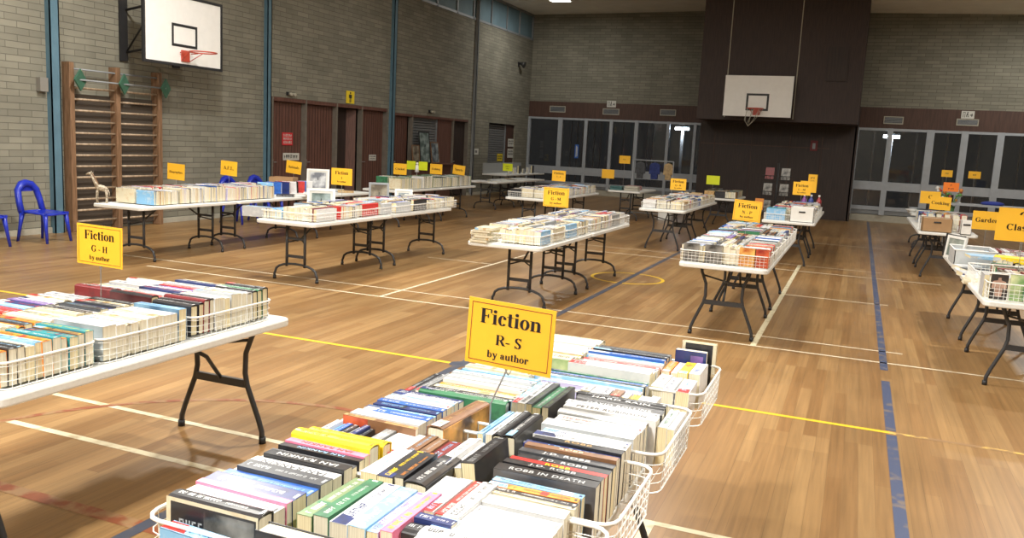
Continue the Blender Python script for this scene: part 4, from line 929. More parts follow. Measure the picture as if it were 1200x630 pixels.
# two books standing upright at the far corner, covers to the camera
for i, (dx, yy, Wd, Lb, T, c, hd, lab, fr) in enumerate(((-.60, 3.665, .135, .185, .035, 'navy', False, 'navy paperback standing upright facing the camera at the far aisle corner', rect_front([(.08, .1, .9, .5, 'purple')])), (-.575, 3.715, .15, .215, .03, 'cream', True, 'cream hardback with black front standing upright behind the navy one', rect_front([(.02, .1, .98, .9, BL)])))):
    M = Matrix.Translation((dx + Wd / 2, yy, .752 + Lb / 2)) @ Matrix.Rotation(-PI / 2, 4, 'Y') @ Matrix.Rotation(PI, 4, 'Z') @ Matrix.Rotation(PI, 4, 'Z')
    book(dx, yy, .75, Lb, T, Wd, c, 'silver', hd, M=M, label=lab, group=G, front=fr)
row('cream and orange row behind the big sign', -1.31, -1.03, 3.32, 3.80, [
    ('cream', BL, False, sp(t=1.4, art=greenart)), ('tan', 'orange', True, sp(t=1.2)), (WH, 'yellow', False, sp(t=1.1)), (WH, BL, False, sp(t=1)), ('orange', 'grey', False, sp(t=1)), (WH, 'grey', False, sp(t=1.2)), (WH, 'silver', False, sp(t=1.2)), ('cream', BL, True, sp(t=1.2))], group=G, W=.15)
row('salmon-striped row under the big sign', -1.40, -1.055, 2.64, 3.02, [
    ('green', WH, True, sp(t=1.2, w=1.04, front=both(rect_front([(.45, .1, .95, .55, blueart)]), title_front('silver', [(.3, .6, .6, .3)])))), (BL, WH, False, sp()), ('cream', BL, False, sp()), ('orange', WH, False, sp(t=.8)), (WH, BL, False, sp()), (BL, 'tan', True, sp(t=1.1)), (WH, 'charcoal', False, sp()), ('silver', 'navy', False, sp()), (WH, 'grey', False, sp()), ('sky', WH, False, sp(t=.9)), (WH, BL, False, sp())], group=G, W=.146)
row('dark slim row at the wall-side rim', 2.66, 2.93, -1.475, -1.405, [(BL, 'silver'), ('charcoal', WH), ('grey', BL)], spine='y', end='outer', group=G, W=.13)
row('cream row behind the salmon stripes', -1.40, -1.12, 3.04, 3.28, [('cream', BL, False), (WH, 'grey', False), ('silver', BL, False), (WH, 'navy', False), ('grey', WH, False)], group=G, W=.14)
row('blue row by the fiery cover', -1.465, -1.205, 2.285, 2.62, [
    (WH, 'silver', False, sp(t=1.5, w=1.02)), ('blue', WH, False, sp(t=1.2)), ('sky', 'navy', False, sp(t=1)), ('navy', 'sky', False, sp()), ('blue', WH, False, sp(t=.8)), (WH, 'red', False, sp(t=1.1)), ('sky', WH, False, sp(t=.7)), (WH, 'blue', False, sp(t=.8)), ('navy', 'silver', False, sp(t=1.2))], group=G, W=.148)
M = Matrix.Translation((-1.125, 2.42, .752)) @ Matrix.Rotation(math.radians(86), 4, 'Z')
book(-1.12, 2.42, .75, .31, .062, .165, 'brown', 'tan', True, M=M, art=fire, label='thick hardback with a fiery orange cover facing the aisle', group=G)
row('small slim row beside the yellow books', 2.125, 2.24, -1.475, -1.33, [(WH, BL), ('sky', WH), ('blue', WH), (BL, WH), (WH, 'orange'), ('navy', WH), (BL, 'silver')], spine='y', end='outer', group=G, W=.132)
M = Matrix.Translation((-1.33, 2.262, .752)) @ Matrix.Rotation(math.radians(-2), 4, 'Z')
book(-1.33, 2.26, .75, .27, .02, .15, 'tan', 'brown', M=M, art=redart, label='thin tan book with a brown red picture cover before the blue row', group=G, front=rect_front([(.35, .1, 1, 1, 'brown')]))
row('brown row by the leaning books', 2.08, 2.27, -1.30, -1.005, [('grey', WH, False, sp(t=1)), (WH, 'silver', False, sp(t=2.2, w=.98)), ('brown', 'sky', False, sp(t=.9)), ('brown', 'silver', False, sp(t=.9)), ('maroon', 'sky', False, sp(t=.9)), ('sky', WH, False, sp(t=.8))], spine='y', end='outer', group=G, W=.132)
row('leaning row before the sign stem', 2.03, 2.27, -.998, -.872, [(WH, 'grey', False, sp(t=1.2)), (WH, BL, False, sp(t=1.0)), (BL, 'grey', False, sp(t=1.2, w=1.1))], spine='y', end='outer', group=G, W=.15, lean=-9)
row('black row right behind the leaning books', 2.30, 2.56, -1.0, -.88, [('sky', 'navy', False, sp(t=.8)), (WH, BL, False, sp(t=.8)), (BL, 'silver', True, sp(t=1.1)), (BL, WH, True, sp(t=1.3))], spine='y', end='outer', group=G, W=.158, lean=-3)
row('sky and green row behind the stem', 2.64, 2.95, -1.045, -.90, [('sky', WH, False, sp()), ('silver', BL, False, sp()), ('charcoal', 'olive', False, sp()), ('green', WH, False, sp()), (BL, 'olive', False, sp())], spine='y', end='outer', group=G, W=.15)
for xc, W_, yc, Ly, lab in ((-.91, .88, 3.455, .50, 'white wire basket at the far end of the R- S table'), (-.945, .95, 2.75, .53, 'white wire basket holding the PETER ROBINSON books'), (-.975, 1.01, 2.165, .45, 'white wire basket holding the ROBB books'), (-.985, 1.03, 1.69, .47, 'white wire basket nearest the camera')):
    basket(xc, yc, W_, Ly, lab, H=.13, z=.742)

# ---- the G - H table at the left
G = 'spine-up fiction on the G - H table'
def grow(desc, u0, u1, v0, v1, n, pal=None, seed=1, over=None, **k):
    it = pick(n, pal, seed)
    for i, o in (over or {}).items(): it[i] = o
    row(desc, u0, u1, v0, v1, it, group=k.pop('group', G), **k)
creamy = ['cream', 'cream', 'white', 'white', 'silver', 'black', 'navy', 'tan', 'teal', 'charcoal', 'sky']
grow('aisle row, nearest G - H basket', -3.30, -3.005, 2.22, 2.66, 11, ['orange', 'brown', 'teal', 'black', 'charcoal', 'sky', 'cream', 'grey', 'navy'], 3)
grow('middle row, nearest G - H basket', -3.61, -3.32, 2.25, 2.66, 10, ['brown', 'cream', 'red', 'orange', 'black', 'sky', 'cream', 'charcoal'], 4)
grow('wall-side row, nearest G - H basket', -3.90, -3.63, 2.25, 2.68, 9, ['white', 'sky', 'navy', 'cream', 'red'], 5)
row('aisle row, grey-fronted G - H basket', -3.29, -3.0, 2.70, 3.20, [('silver', WH, False, sp(t=1.6, art=greyart, w=1.05)), (WH, 'silver', False, sp(t=1.2)), 'cream', 'white', 'cream', 'white', ('cream', BL), ('white', 'grey'), ('silver', 'navy'), ('sky', 'navy', False, sp(t=1.3, art=blueart, w=1.08))], group=G)
row('middle row, grey-fronted G - H basket', -3.60, -3.31, 2.70, 3.20, [('white', 'red'), ('cream', 'black'), ('white', 'red'), 'cream', ('black', 'white'), 'white', ('charcoal', 'sky'), ('navy', WH), ('charcoal', WH), 'cream', ('black', 'silver')], group=G)
row('wall-side row, grey-fronted G - H basket', -3.90, -3.62, 2.70, 3.2, [('red', WH, False, sp(t=1)), ('red', 'pink'), ('sky', WH), ('navy', 'red'), ('purple', WH), 'white', 'cream', 'white', 'silver'], group=G)
row('aisle row, farthest G - H basket', -3.29, -3.02, 3.26, 3.86, [('black', WH, True), ('black', 'silver', True), ('maroon', WH, True), ('black', WH, True), 'white', 'cream', 'white', 'silver', 'cream', 'white', ('white', 'black', True), ('black', WH, True), ('green', WH, True), ('black', 'silver', True)], group=G, W=.165)
row('middle row, farthest G - H basket', -3.62, -3.31, 3.30, 3.86, [('black', 'red', True, sp(t=1.1, w=1.1, art=art_mat('dark_wine', (.05, .01, .012), (.12, .03, .03)))), ('red', 'cream', False), 'white', 'silver', ('navy', 'red'), 'white', ('purple', 'white'), ('red', WH), 'silver', 'white', ('navy', WH), 'cream'], group=G, W=.15)
row('wall-side row, farthest G - H basket', -3.92, -3.64, 3.34, 3.80, [('maroon', WH, True, sp(t=1.2, w=1.1)), 'white', 'cream', 'silver', 'white', 'grey', 'white', 'cream'], group=G, W=.14)
for yc, Ly, lab in ((2.44, .46, 'white wire basket of cream-edged paperbacks, nearest on the G - H table'), (2.945, .53, 'white wire basket with the grey book front on the G - H table'), (3.555, .62, 'white wire basket of thick hardbacks on the G - H table')):
    basket(-3.45, yc, .93, Ly, lab, H=.11, z=.742)

# ---- the N - P table
G = 'spine-up fiction on the N - P tables'
row('rim row, front N - P basket', 8.19, 8.31, -1.52, -.70, [(BL, WH, False, sp(t=1.2, art=photoart)), (BL, 'red', False, sp(t=.9)), (WH, 'grey', False, sp(t=1.3)), ('charcoal', WH, False, sp(t=1.6, art=photoart)), (BL, 'red', False, sp(t=1.2)), 'cream', 'cream', 'white', 'cream', ('orange', 'yellow', False, sp(t=1.6)), ('red', WH, False, sp(t=1.6))], spine='y', end='wall', group=G, W=.16)
pn = 0
for bi, (y0, y1) in enumerate(((8.34, 8.62), (8.66, 9.10), (9.14, 9.60), (9.64, 9.93))):
    for ci, (x0, x1, side) in enumerate(((-1.52, -1.27, 'wall-side'), (-1.25, -1.0, 'middle'), (-.98, -.72, 'aisle'))):
        nm = ['front', 'second', 'third', 'fourth'][bi]
        if ci == 1: row('%s row, %s N - P basket' % (side, nm), y0, y1, x0, x1, pick(5, None, 50 + bi), spine='y', end='wall', group=G, W=.15, far=2 * (bi == 3))
        else: row('%s row, %s N - P basket' % (side, nm), x0, x1, y0, y1, pick(7 if bi else 5, ['white'] * 4 + ['cream', 'silver', 'navy', 'sky', 'red', 'charcoal', 'grey', 'blue', 'lilac', 'white'], 60 + bi * 3 + ci), group=G, W=.15, far=2 * (bi == 3))
for yc, lab in ((8.38, 'white wire basket with fiery red covers facing out on the N - P table'), (8.88, 'white wire basket second along the N - P table'), (9.37, 'white wire basket third along the N - P table'), (9.86, 'white wire basket at the join of the N - P tables')):
    basket(-1.11, yc, .84, .47, lab, H=.115, z=.742)
# cover faces of the near N - P books (turned to the camera)
for i, (x, Wd, art, lab) in enumerate(((-.895, .15, fire2, 'paperback with glowing orange cover facing out of the N - P front basket'), (-.765, .125, redart, 'paperback with crimson cover facing out of the N - P front basket'), (-1.21, .16, photoart, 'paperback with black and white photo cover facing out of the N - P basket'), (-1.42, .15, photoart, 'dark photo-covered paperback at the wall-side corner of the N - P basket'))):
    book(x, 8.165, .752, Wd, .022, .175, 'orange' if i < 2 else 'charcoal', 'white', art=art, label=lab, group=G)
print('individual books', NBOOK[0])

# ---- the farther tables: all the remaining books, one object
def fill(x0, x1, y0, y1, seed, pal=None, cols=3, bl=.46, W=.15, dens=.042, mixdir=True, z=.752, tit=1):
    r = random.Random(seed); y = y0
    while y < y1 - .12:
        ye = min(y + bl, y1); cw = (x1 - x0) / cols
        for c in range(cols):
            a, b_ = x0 + c * cw + .008, x0 + (c + 1) * cw - .008
            n = max(2, int((ye - y) / (dens * r.uniform(.85, 1.2))))
            if mixdir and r.random() < .5: row('f%d%d' % (seed, c), y + .01, ye - .03, a, b_, pick(max(2, int((b_ - a) / dens)), pal, r.randint(0, 9999)), spine='y', far=tit, W=W * r.uniform(.9, 1.08), z=z)
            else: row('f%d%d' % (seed, c), a, b_, y + .01, ye - .03, pick(n, pal, r.randint(0, 9999)), far=tit, W=W * r.uniform(.9, 1.08), z=z)
        y += bl
cr = ['cream'] * 4 + ['white'] * 4 + ['silver', 'black', 'charcoal', 'sky', 'navy', 'red', 'grey', 'lilac', 'blue', 'tan']
fill(-1.52, -.72, 10.1, 11.78, 5, None, W=.15, tit=2)
fill(-3.74, -2.98, 8.55, 9.9, 11, cr, tit=2); fill(-3.74, -2.98, 10.0, 11.65, 12, cr, tit=2)
row('m2', 8.2, 8.5, -3.42, -2.98, pick(9, ['cream', 'cream', 'white', 'cream'], 5) + [('lilac', 'navy'), ('sky', WH)], spine='y', far=2)
fill(-6.57, -5.84, 8.85, 10.1, 21, cr, tit=2); fill(-6.57, -5.84, 10.2, 12.05, 22, cr, tit=2); row('m3', 8.3, 8.75, -6.3, -5.84, pick(8, ['cream', 'cream', 'white', 'cream'], 3) + ['maroon', 'white'], spine='y', far=2, W=.15); row('m4', 8.3, 8.6, -6.58, -6.32, pick(6, ['silver', 'sky', 'grey', 'navy'], 3), spine='y', far=2, W=.11)
fill(-9.08, -8.40, 8.42, 10.9, 31, ['white'] * 4 + cr, W=.19, cols=2, mixdir=False, tit=2, dens=.03)
fill(-8.95, -8.36, 14.75, 18.1, 41, ['white'] * 3 + ['silver', 'green', 'black', 'grey', 'cream', 'olive'], W=.22, cols=2, mixdir=False, tit=2, dens=.035)
fill(-6.3, -5.55, 15.4, 18.8, 51, cr, tit=1)
fill(-3.58, -2.82, 15.1, 18.6, 61, cr + ['orange', 'tan'], tit=1)
fill(-3.36, -2.62, 20.3, 21.8, 71, ['grey', 'olive', 'black', 'tan', 'charcoal'], tit=1)
fill(-1.38, -.64, 14.95, 18.1, 81, cr + ['maroon', 'red', 'tan'], tit=1)
row('lm', -1.36, -1.06, 14.58, 14.9, pick(6, ['teal', 'sky'], 3), far=1, W=.18)
fill(1.08, 1.80, 16.6, 18.2, 91, cr + ['green', 'red'], tit=1)
fill(1.25, 1.80, 7.95, 9.35, 92, ['white', 'cream', 'silver', 'green', 'black', 'sky', 'maroon'], W=.12, tit=2)
fill(1.35, 1.82, 9.6, 11.2, 93, ['white', 'cream', 'maroon', 'silver', 'black'], W=.12, tit=2)
row('q', 7.66, 7.84, 1.30, 1.83, [('green', WH), ('silver', WH), ('olive', WH), ('green', 'cream'), 'white', 'cream'], spine='y', far=1, W=.16)
fb = FARB.build('books'); tag(fb, 'rows of secondhand books packed along all the farther tables of the hall', 'books', kind='stuff')
# baskets on the farther tables
n = 0
def far_baskets(xc, ys, W, place):
    ordn = ['nearest', 'second', 'third', 'fourth', 'fifth', 'sixth', 'seventh', 'eighth']
    for i, y in enumerate(ys): basket(xc, y, W, .46, 'white wire basket, %s along the %s' % (ordn[i], place), H=.105, z=.742)
far_baskets(-3.36, [8.36, 8.82, 9.28, 9.74, 10.24, 10.7, 11.16, 11.6], .80, 'G - M centre tables')
far_baskets(-6.20, [8.5, 8.97, 9.44, 9.91, 10.38, 10.85, 11.32, 11.82], .80, 'Fiction I tables')
far_baskets(-1.11, [10.33, 10.8, 11.26, 11.6], .84, 'table beyond the N - P join')
far_baskets(-5.92, [15.55, 16.0, 16.5, 17.0, 17.5, 18.0, 18.5], .80, 'I - J tables')
far_baskets(-3.20, [15.3, 15.8, 16.3, 16.8, 17.3, 17.8, 18.3], .80, 'Q - R tables')
far_baskets(-1.0, [14.8, 15.3, 15.8, 16.3, 16.8, 17.3], .80, 'L - M tables')

# ------------------------------------------------------------------ other things on and around the tables
# giraffe ornament
t = root('giraffe_ornament', (-9.10, 8.24, TH), math.radians(-150), 'small standing giraffe ornament at the near end of the wall-side table', 'ornament')
t.scale = (1.15, 1.15, 1.15)
M_gir = streak_mat('giraffe_hide', (.26, .20, .14), (.52, .46, .36), (1, 1, 1), 60, .6)
b = MB(); b.tube([(-.055, 0, .15), (-.02, 0, .165), (.03, 0, .175), (.06, 0, .185)], .03, M_gir, rr=[.022, .034, .036, .026])
b.tube([(.05, 0, .19), (.075, 0, .235), (.10, 0, .285), (.118, 0, .325)], .02, M_gir, rr=[.026, .018, .013, .012])
b.tube([(.112, 0, .33), (.135, 0, .33), (.165, 0, .318)], .013, M_gir, rr=[.012, .015, .008])
for s in (-1, 1):
    b.tube([(.112, s * .006, .338), (.110, s * .009, .358)], .003, M_gir, n=5); b.tube([(.105, s * .01, .335), (.095, s * .024, .342)], .005, M_gir, n=5, rr=[.005, .002])
    for x, k in ((.045, .01), (-.045, -.005)): b.tube([(x, s * .017, .15), (x + k, s * .018, .08), (x + k, s * .018, .075), (x + k * .5, s * .018, .0)], .009, M_gir, rr=[.014, .008, .008, .008])
b.build('body', t)
b = MB(); b.tube([(-.066, 0, .155), (-.08, 0, .11), (-.078, 0, .085)], .004, M_gir, n=5); b.build('tail', t)
b = MB(); b.tube([(.032, 0, .205), (.056, 0, .245), (.085, 0, .30), (.10, 0, .33)], .006, M_barwood, n=5); b.build('mane', t)

def picture(x, y, z, w_, h, rz, tiltd, fm, inner, label, mount=True, name='framed_picture', cat='picture'):
    t = root(name, (x, y, z), math.radians(rz), label, cat)
    B = Matrix.Rotation(math.radians(-tiltd), 4, 'X'); b = MB()
    for p, q in (((-w_ / 2, 0), (w_ / 2, .03)), ((-w_ / 2, h - .03), (w_ / 2, h)), ((-w_ / 2, .03), (-w_ / 2 + .03, h - .03)), ((w_ / 2 - .03, .03), (w_ / 2, h - .03))): b.box((p[0], -.01, p[1]), (q[0], .012, q[1]), fm, B)
    b.build('frame', t)
    b = MB(); b.box((-w_ / 2 + .02, -.002, .02), (w_ / 2 - .02, .01, h - .02), P_white if mount else inner, B)
    if mount: b.box((-w_ / 2 + .06, -.004, .06), (w_ / 2 - .06, -.001, h - .06), inner, B)
    b.build('picture', t)
    b = MB(); b.tube([(0, .01, h * .6), (0, h * .30, .0)], .006, M_leg); b.build('back_stand', t); return t
def print_mat(k, a, b): MATS['print_' + k] = streak_mat('print_' + k, a, b, (1, 1, 1), 5, 0.35, 0.40, 0.62); return MATS['print_' + k]
pa = print_mat('garden', (.08, .12, .11), (.34, .42, .42)); pb = print_mat('portrait', (.10, .08, .055), (.34, .31, .24)); pc = print_mat('harbour', (.07, .09, .11), (.34, .40, .42))
picture(-6.48, 9.35, TH, .36, .33, 35, 10, M_white, pa, 'white framed print leaning on the Fiction I table below the sign')
picture(-6.6, 11.0, TH, .30, .36, 35, 8, M_alu_dark, pb, 'small grey framed portrait standing beyond the Fiction I sign', mount=False)
picture(-6.6, 11.75, TH, .28, .24, 35, 12, M_white, pc, 'small white framed print beside the grey framed portrait')
picture(-11.62, 21.9, 1.06, .62, .90, 90, 6, M_black, pa, 'tall dark framed painting leaning against the kiosk shutter', mount=False)
picture(-11.62, 21.35, 1.06, .42, .52, 90, 6, M_barwood, pb, 'wood framed painting left of the tall one at the kiosk', mount=False)
picture(-11.62, 22.55, 1.06, .50, .62, 90, 8, M_barwood, pc, 'wood framed painting right of the tall one at the kiosk', mount=False)
picture(-9.02, 12.9, TH, .40, .40, 28, 8, M_white, print_mat('grey_poster', (.12, .13, .16), (.66, .68, .70)), 'white poster display standing behind the Animals sign')
# boxes and loose stacks
def carton(x, y, z, a, b_, h, m, label, rz=0, lid=False):
    t = root('storage_box', (x, y, z), math.radians(rz), label, 'box'); k = MB(); w_ = .006
    k.box((-a / 2, -b_ / 2, 0), (a / 2, b_ / 2, .01), m); k.box((-a / 2, -b_ / 2, 0), (a / 2, -b_ / 2 + w_, h), m); k.box((-a / 2, b_ / 2 - w_, 0), (a / 2, b_ / 2, h), m)
    k.box((-a / 2, -b_ / 2, 0), (-a / 2 + w_, b_ / 2, h), m); k.box((a / 2 - w_, -b_ / 2, 0), (a / 2, b_ / 2, h), m); k.build('box_shell', t)
    k = MB(); k.tube([(-.05, -b_ / 2 - .004, h * .7), (.05, -b_ / 2 - .004, h * .7)], .012, M_black); k.build('hand_hole', t)
    return t
carton(-9.2, 12.15, TH, .42, .30, .26, M_card, 'brown cardboard box behind the Animals sign', 20)
carton(1.20, 14.84, TH, .42, .28, .22, M_card, 'brown cardboard box facing the aisle under the Cooking sign')
carton(-.80, 14.72, TH, .36, .34, .24, M_white, 'white plastic box with a black label on the near end of the stage-side table')
M_bin = carton(1.60, 14.72, TH, .15, .15, .22, M_white, 'white bin standing right of the brown Cooking box', 0)
LAST = [None]
def loose(x, y, z, L, T, W, col, label, euler, hard=False, group=None, tcol='white', name=None, cat='book', art=None):
    r = random.Random(int(x * 991 + y * 77)); cov, pag = MB(), MB(); book_geo(cov, pag, L, T, W, col, tcol, hard, r, art=art)
    o = cov.build(name or ('hardback_book' if hard else 'paperback_book'), loc=(x, y, z), rot=euler); pag.build('page_block', o); tag(o, uniq(label), cat, group); LAST[0] = o; return o
FLAT = PI / 2
for i in range(6):
    loose(-3.62 + .012 * (i % 3), 8.50 + .01 * (i % 2), TH + .012 + i * .026, .20, .025, .28, 'cream', 'cream paperback in the flat stack on the G - M table corner, %s from bottom' % ORD[i + 1], (FLAT, 0, .06 * (i % 3 - 1) + PI / 2 - PI / 2), group='flat stack of cream paperbacks').location.y -= .14
# flat magazines and leaning books around the A.F.L. / Animals tables
for i, (x, y, z, c, lab) in enumerate(((-8.6, 12.3, .76, 'white', 'white magazine lying flat below the Animals sign'), (-8.75, 12.75, .76, 'grey', 'grey magazine lying flat behind the white one by Animals'), (-8.62, 13.2, .76, 'tan', 'tan magazine lying flat near the end of the Animals table'), (-8.9, 13.35, .765, 'silver', 'silver grey magazine lying flat at the far end of the Animals table'), (-8.5, 11.7, .76, 'white', 'white magazine lying flat before the red and white books'), (-8.62, 11.45, .76, 'black', 'black book lying flat next to the A.F.L. books'))):
    loose(x, y, z, .28, .03, .21, c, lab, (FLAT, 0, .3 * (i % 3)), name='magazine' if c != 'black' else None, cat='magazine' if c != 'black' else 'book')
for i in range(3):
    loose(-8.95 + .0 * i, 11.35 + .22 * i, TH, .27, .03, .20, ['sky', 'blue', 'navy'][i], ['light blue', 'blue', 'navy'][i] + ' annual lying across the row behind the A.F.L. sign', (0, 0, .2), hard=True).location.z = TH + .002
for i in range(6):
    c = ['red', 'white', 'black', 'red', 'blue', 'white'][i]
    loose(-9.05 + .05 * (i % 2), 11.95 + .11 * i, TH + .002, .24, .022, .2, c, '%s football annual fanned out left of the Animals sign, %s of the fan' % (c, ORD[i + 1]), (math.radians(12), 0, math.radians(15 + 6 * i)), hard=True, group='football annuals fanned out')
for i in range(5):
    loose(-9.0 + .13 * (i % 2), 10.92 + .035 * i, TH + .002, .24, .026, .2, 'charcoal', 'charcoal hardback leaning by the A.F.L. stack, %s from the camera' % ORD[i + 1], (math.radians(14), 0, 0), hard=True, group='charcoal hardbacks leaning under the A.F.L. sign')
# white books standing with covers to the aisle near Biographies
for i in range(3):
    loose(-8.46 - .02 * i, 8.55 + .0, TH + .002, .02, .02, .02, 'white', 'tiny white card beside the biographies, %s' % ORD[i + 1], (0, 0, 0)) if False else None
# Classics / Gardening tables: tub, photo-front books
t = root('plastic_tub', (1.22, 10.35, TH), 0, 'clear plastic tub of white books near the Gardening sign', 'tub')
k = MB(); a, b_, h = .20, .30, .17
for z_, q in ((0, .92), (h, 1.0)): pass
k.prism([(-a * .92, -b_ * .92), (a * .92, -b_ * .92), (a * .92, b_ * .92), (-a * .92, b_ * .92)], 0, .008, M_cleartub)
for (p, q) in (((-a, -b_), (a, -b_ + .008)), ((-a, b_ - .008), (a, b_)), ((-a, -b_), (-a + .008, b_)), ((a - .008, -b_), (a, b_))): k.box((p[0], p[1], .0), (q[0], q[1], h), M_cleartub)
k.build('tub_shell', t); k = MB(); k.tube([(-a, -b_, h), (a, -b_, h), (a, b_, h), (-a, b_, h)], .008, M_white, closed=True, n=6); k.build('tub_rim', t)
for i in range(5):
    loose(1.2 + .02 * (i % 2), 10.17 + .085 * i, TH + .012, .30, .07, .13, ['white', 'cream', 'green', 'silver', 'white'][i], '%s book standing inside the clear plastic tub, %s from its near wall' % (NAMEC.get(['white', 'cream', 'green', 'silver', 'white'][i], ['white', 'cream', 'green', 'silver', 'white'][i]), ORD[i + 1]), (0, 0, 0), group='books in the clear tub')
basket(1.44, 7.98, .80, .66, 'white wire basket at the near end of the Classics table', H=.14, z=.742)
basket(1.44, 8.75, .80, .66, 'white wire basket behind the near one on the Classics table', H=.14, z=.742)
loose(1.13, 7.745, TH + .004, .125, .03, .20, 'black', 'black book with a pale torso photo front, near corner of the Classics basket', (0, 0, 0), art=art_mat('dark_front', (.03, .025, .025), (.06, .05, .05)))
t = LAST[0]
b = MB(); b.quad([(u, -.0158, v) for u, v in ((-.022, .02), (.022, .02), (.028, .07), (.024, .095), (.045, .08), (.055, .10), (.045, .145), (.012, .155), (.010, .175), (-.010, .175), (-.012, .155), (-.045, .145), (-.055, .10), (-.045, .08), (-.024, .095), (-.028, .07))], art_mat('torso_photo', (.36, .22, .17), (.62, .42, .34))); b.build('cover_picture', t)
loose(1.30, 7.745, TH + .004, .19, .03, .21, 'olive', 'book with a pale green meadow front in the Classics basket', (0, 0, 0), art=greenart)
loose(1.50, 7.745, TH + .004, .18, .03, .20, 'cream', 'cream fronted book beside the meadow one in the Classics basket', (0, 0, 0))
loose(1.05, 7.93, TH + .004, .22, .04, .18, 'silver', 'silver grey book at the aisle rim of the Classics basket', (0, 0, FLAT), art=greyart)
loose(1.30, 9.95, TH + .14, .40, .03, .26, 'sky', 'light blue book lying flat on top of the white stack under Garden', (FLAT, 0, .1))
loose(1.55, 9.9, TH + .14, .34, .05, .26, 'yellow', 'yellow book lying flat behind the Classics sign', (FLAT, 0, -.2))
for i, (y, m_, lab) in enumerate(((10.75, M_white, 'white picture frame standing on the aisle edge beyond the clear tub'), (10.95, M_black, 'black picture frame standing on the aisle edge beyond the clear tub'))):
    picture(1.08, y, TH, .34, .26, -62, 6, m_, print_mat('faded_%d' % i, (.16, .20, .18), (.40, .42, .38)), lab, mount=False)
for i in range(6): loose(1.12 + .05 * (i % 2), 8.9 + .28 * i, TH + .002, .27, .045, .20, ['cream', 'white', 'silver', 'black', 'white', 'cream'][i], '%s book lying flat along the aisle edge, %s from the Classics basket' % (NAMEC.get(['cream', 'white', 'silver', 'black', 'white', 'cream'][i], ['cream', 'white', 'silver', 'black', 'white', 'cream'][i]), ORD[i + 1]), (FLAT, 0, .1 * i), hard=True, group='flat books on the aisle edge of the Classics tables')
basket(1.3, 15.2, .66, .46, 'white wire basket behind the brown box under the Cooking sign', H=.2, z=.742)
fl = [('sky', 1.12), ('black', 1.24), ('orange', 1.36), ('white', 1.48), ('red', 1.60)]
for i, (c, x) in enumerate(fl): loose(x, 15.2, TH + .006, .22, .08, .27, c, '%s cookbook standing in the basket behind the brown box' % NAMEC.get(c, c), (0, 0, FLAT), hard=True, group='cookbooks behind the brown box')
# far right: raised rail with boxes, bouquet
t = root('display_shelf', (3.2, 19.6, 0), 0, 'low grey metal shelf under the right hand windows', 'shelf')
b = MB(); b.box((-1.5, -.2, .98), (1.5, .2, 1.02), M_alu); b.build('shelf_board', t)
for x in (-1.45, 1.45):
    for y in (-.18, .18): MB().tube([(x, y, 0), (x, y, .98)], .018, M_alu).build('leg', t)
box_thing('gift_box', (3.15, 19.5, 1.02), (3.62, 19.75, 1.25), plain('box_green', (.14, .40, .14), .5), 'green box on the grey shelf below the right hand windows', 'box', bevel=.01)
box_thing('gift_box', (4.0, 19.5, 1.02), (4.3, 19.75, 1.28), plain('box_blue', (.03, .08, .32), .5), 'blue box beside the green one on the grey shelf', 'box', bevel=.01)
t = root('folded_cloth', (2.55, 19.6, 1.02), 0, 'dark blue folded cloth on the grey shelf', 'cloth'); b = MB(); b.ball((0, 0, .03), .17, plain('cloth_blue', (.03, .05, .30), .9), sc=(1.3, .7, .3)); b.build('fold', t)
t = root('flower_bunch', (1.80, 19.75, .74), 0, 'bunch of mixed artificial flowers in a green pot behind the Cooking sign', 'flowers')
b = MB(); b.tube([(0, 0, 0), (0, 0, .2)], .09, plain('pot_green', (.20, .50, .25), .5), rr=[.07, .10], n=14); b.build('pot', t)
b = MB(); r = random.Random(4)
fm = [plain('petal_' + n_, c_, .7) for n_, c_ in (('white', (.7, .7, .68)), ('orange', (.7, .25, .06)), ('green', (.12, .28, .08)), ('red', (.5, .05, .05)))]
for i in range(26):
    p = (r.uniform(-.28, .22), r.uniform(-.1, .1), .25 + r.uniform(0, .32)); b.tube([(0, 0, .15), p], .004, fm[2], n=4); b.ball(p, r.uniform(.025, .045), fm[i % 4], 6, 4)
b.build('blossoms', t)
# bric-a-brac on the far dim table at the right
for i, (x, y, c, lab) in enumerate(((1.12, 20.3, M_white, 'small white dish on the dim far table right of the aisle'), (1.35, 20.6, M_black, 'small black dish on the dim far table right of the aisle'), (1.22, 21.1, M_alu, 'small grey dish on the dim far table right of the aisle'))):
    t = root('dish', (x, y, TH), 0, lab, 'dish'); b = MB(); b.tube([(0, 0, 0), (0, 0, .02), (0, 0, .06)], .1, c, rr=[.06, .09, .13], n=14); b.build('bowl', t)
# things at the back left tables
r = random.Random(12)
for i in range(9):
    x, y = -9.35 + r.uniform(0, .55), 20.45 + i * .37; c = ['white', 'grey', 'black', 'silver', 'white', 'charcoal', 'tan', 'white', 'silver'][i]
    loose(x, y, TH + .002, .26, .02, .2, c, '%s magazine lying on the tables by the kiosk, %s from the camera' % (NAMEC.get(c, c), ORD[i + 1]), (FLAT, 0, r.uniform(-.5, .5)), name='magazine', cat='magazine', group='magazines on the kiosk tables')
t = root('pinboard', (-11.28, 25.6, TH), math.radians(90), 'low grey display board standing along the wall table by the small shutter', 'board')
b = MB(); b.box((-.4, -.012, 0), (2.9, .012, .34), plain('board_grey', (.30, .31, .31), .8)); b.build('panel', t)
for i in range(6):
    x = -11.0; y = 26.2 + i * .42; c = ['silver', 'white', 'charcoal', 'grey', 'white', 'black'][i]
    loose(-10.75, y, TH + .002, .2, .05, .16 + .05 * (i % 3), c, '%s book standing before the grey board at the wall, %s from the camera' % (NAMEC.get(c, c), ORD[i + 1]), (0, 0, FLAT), group='books before the grey board')
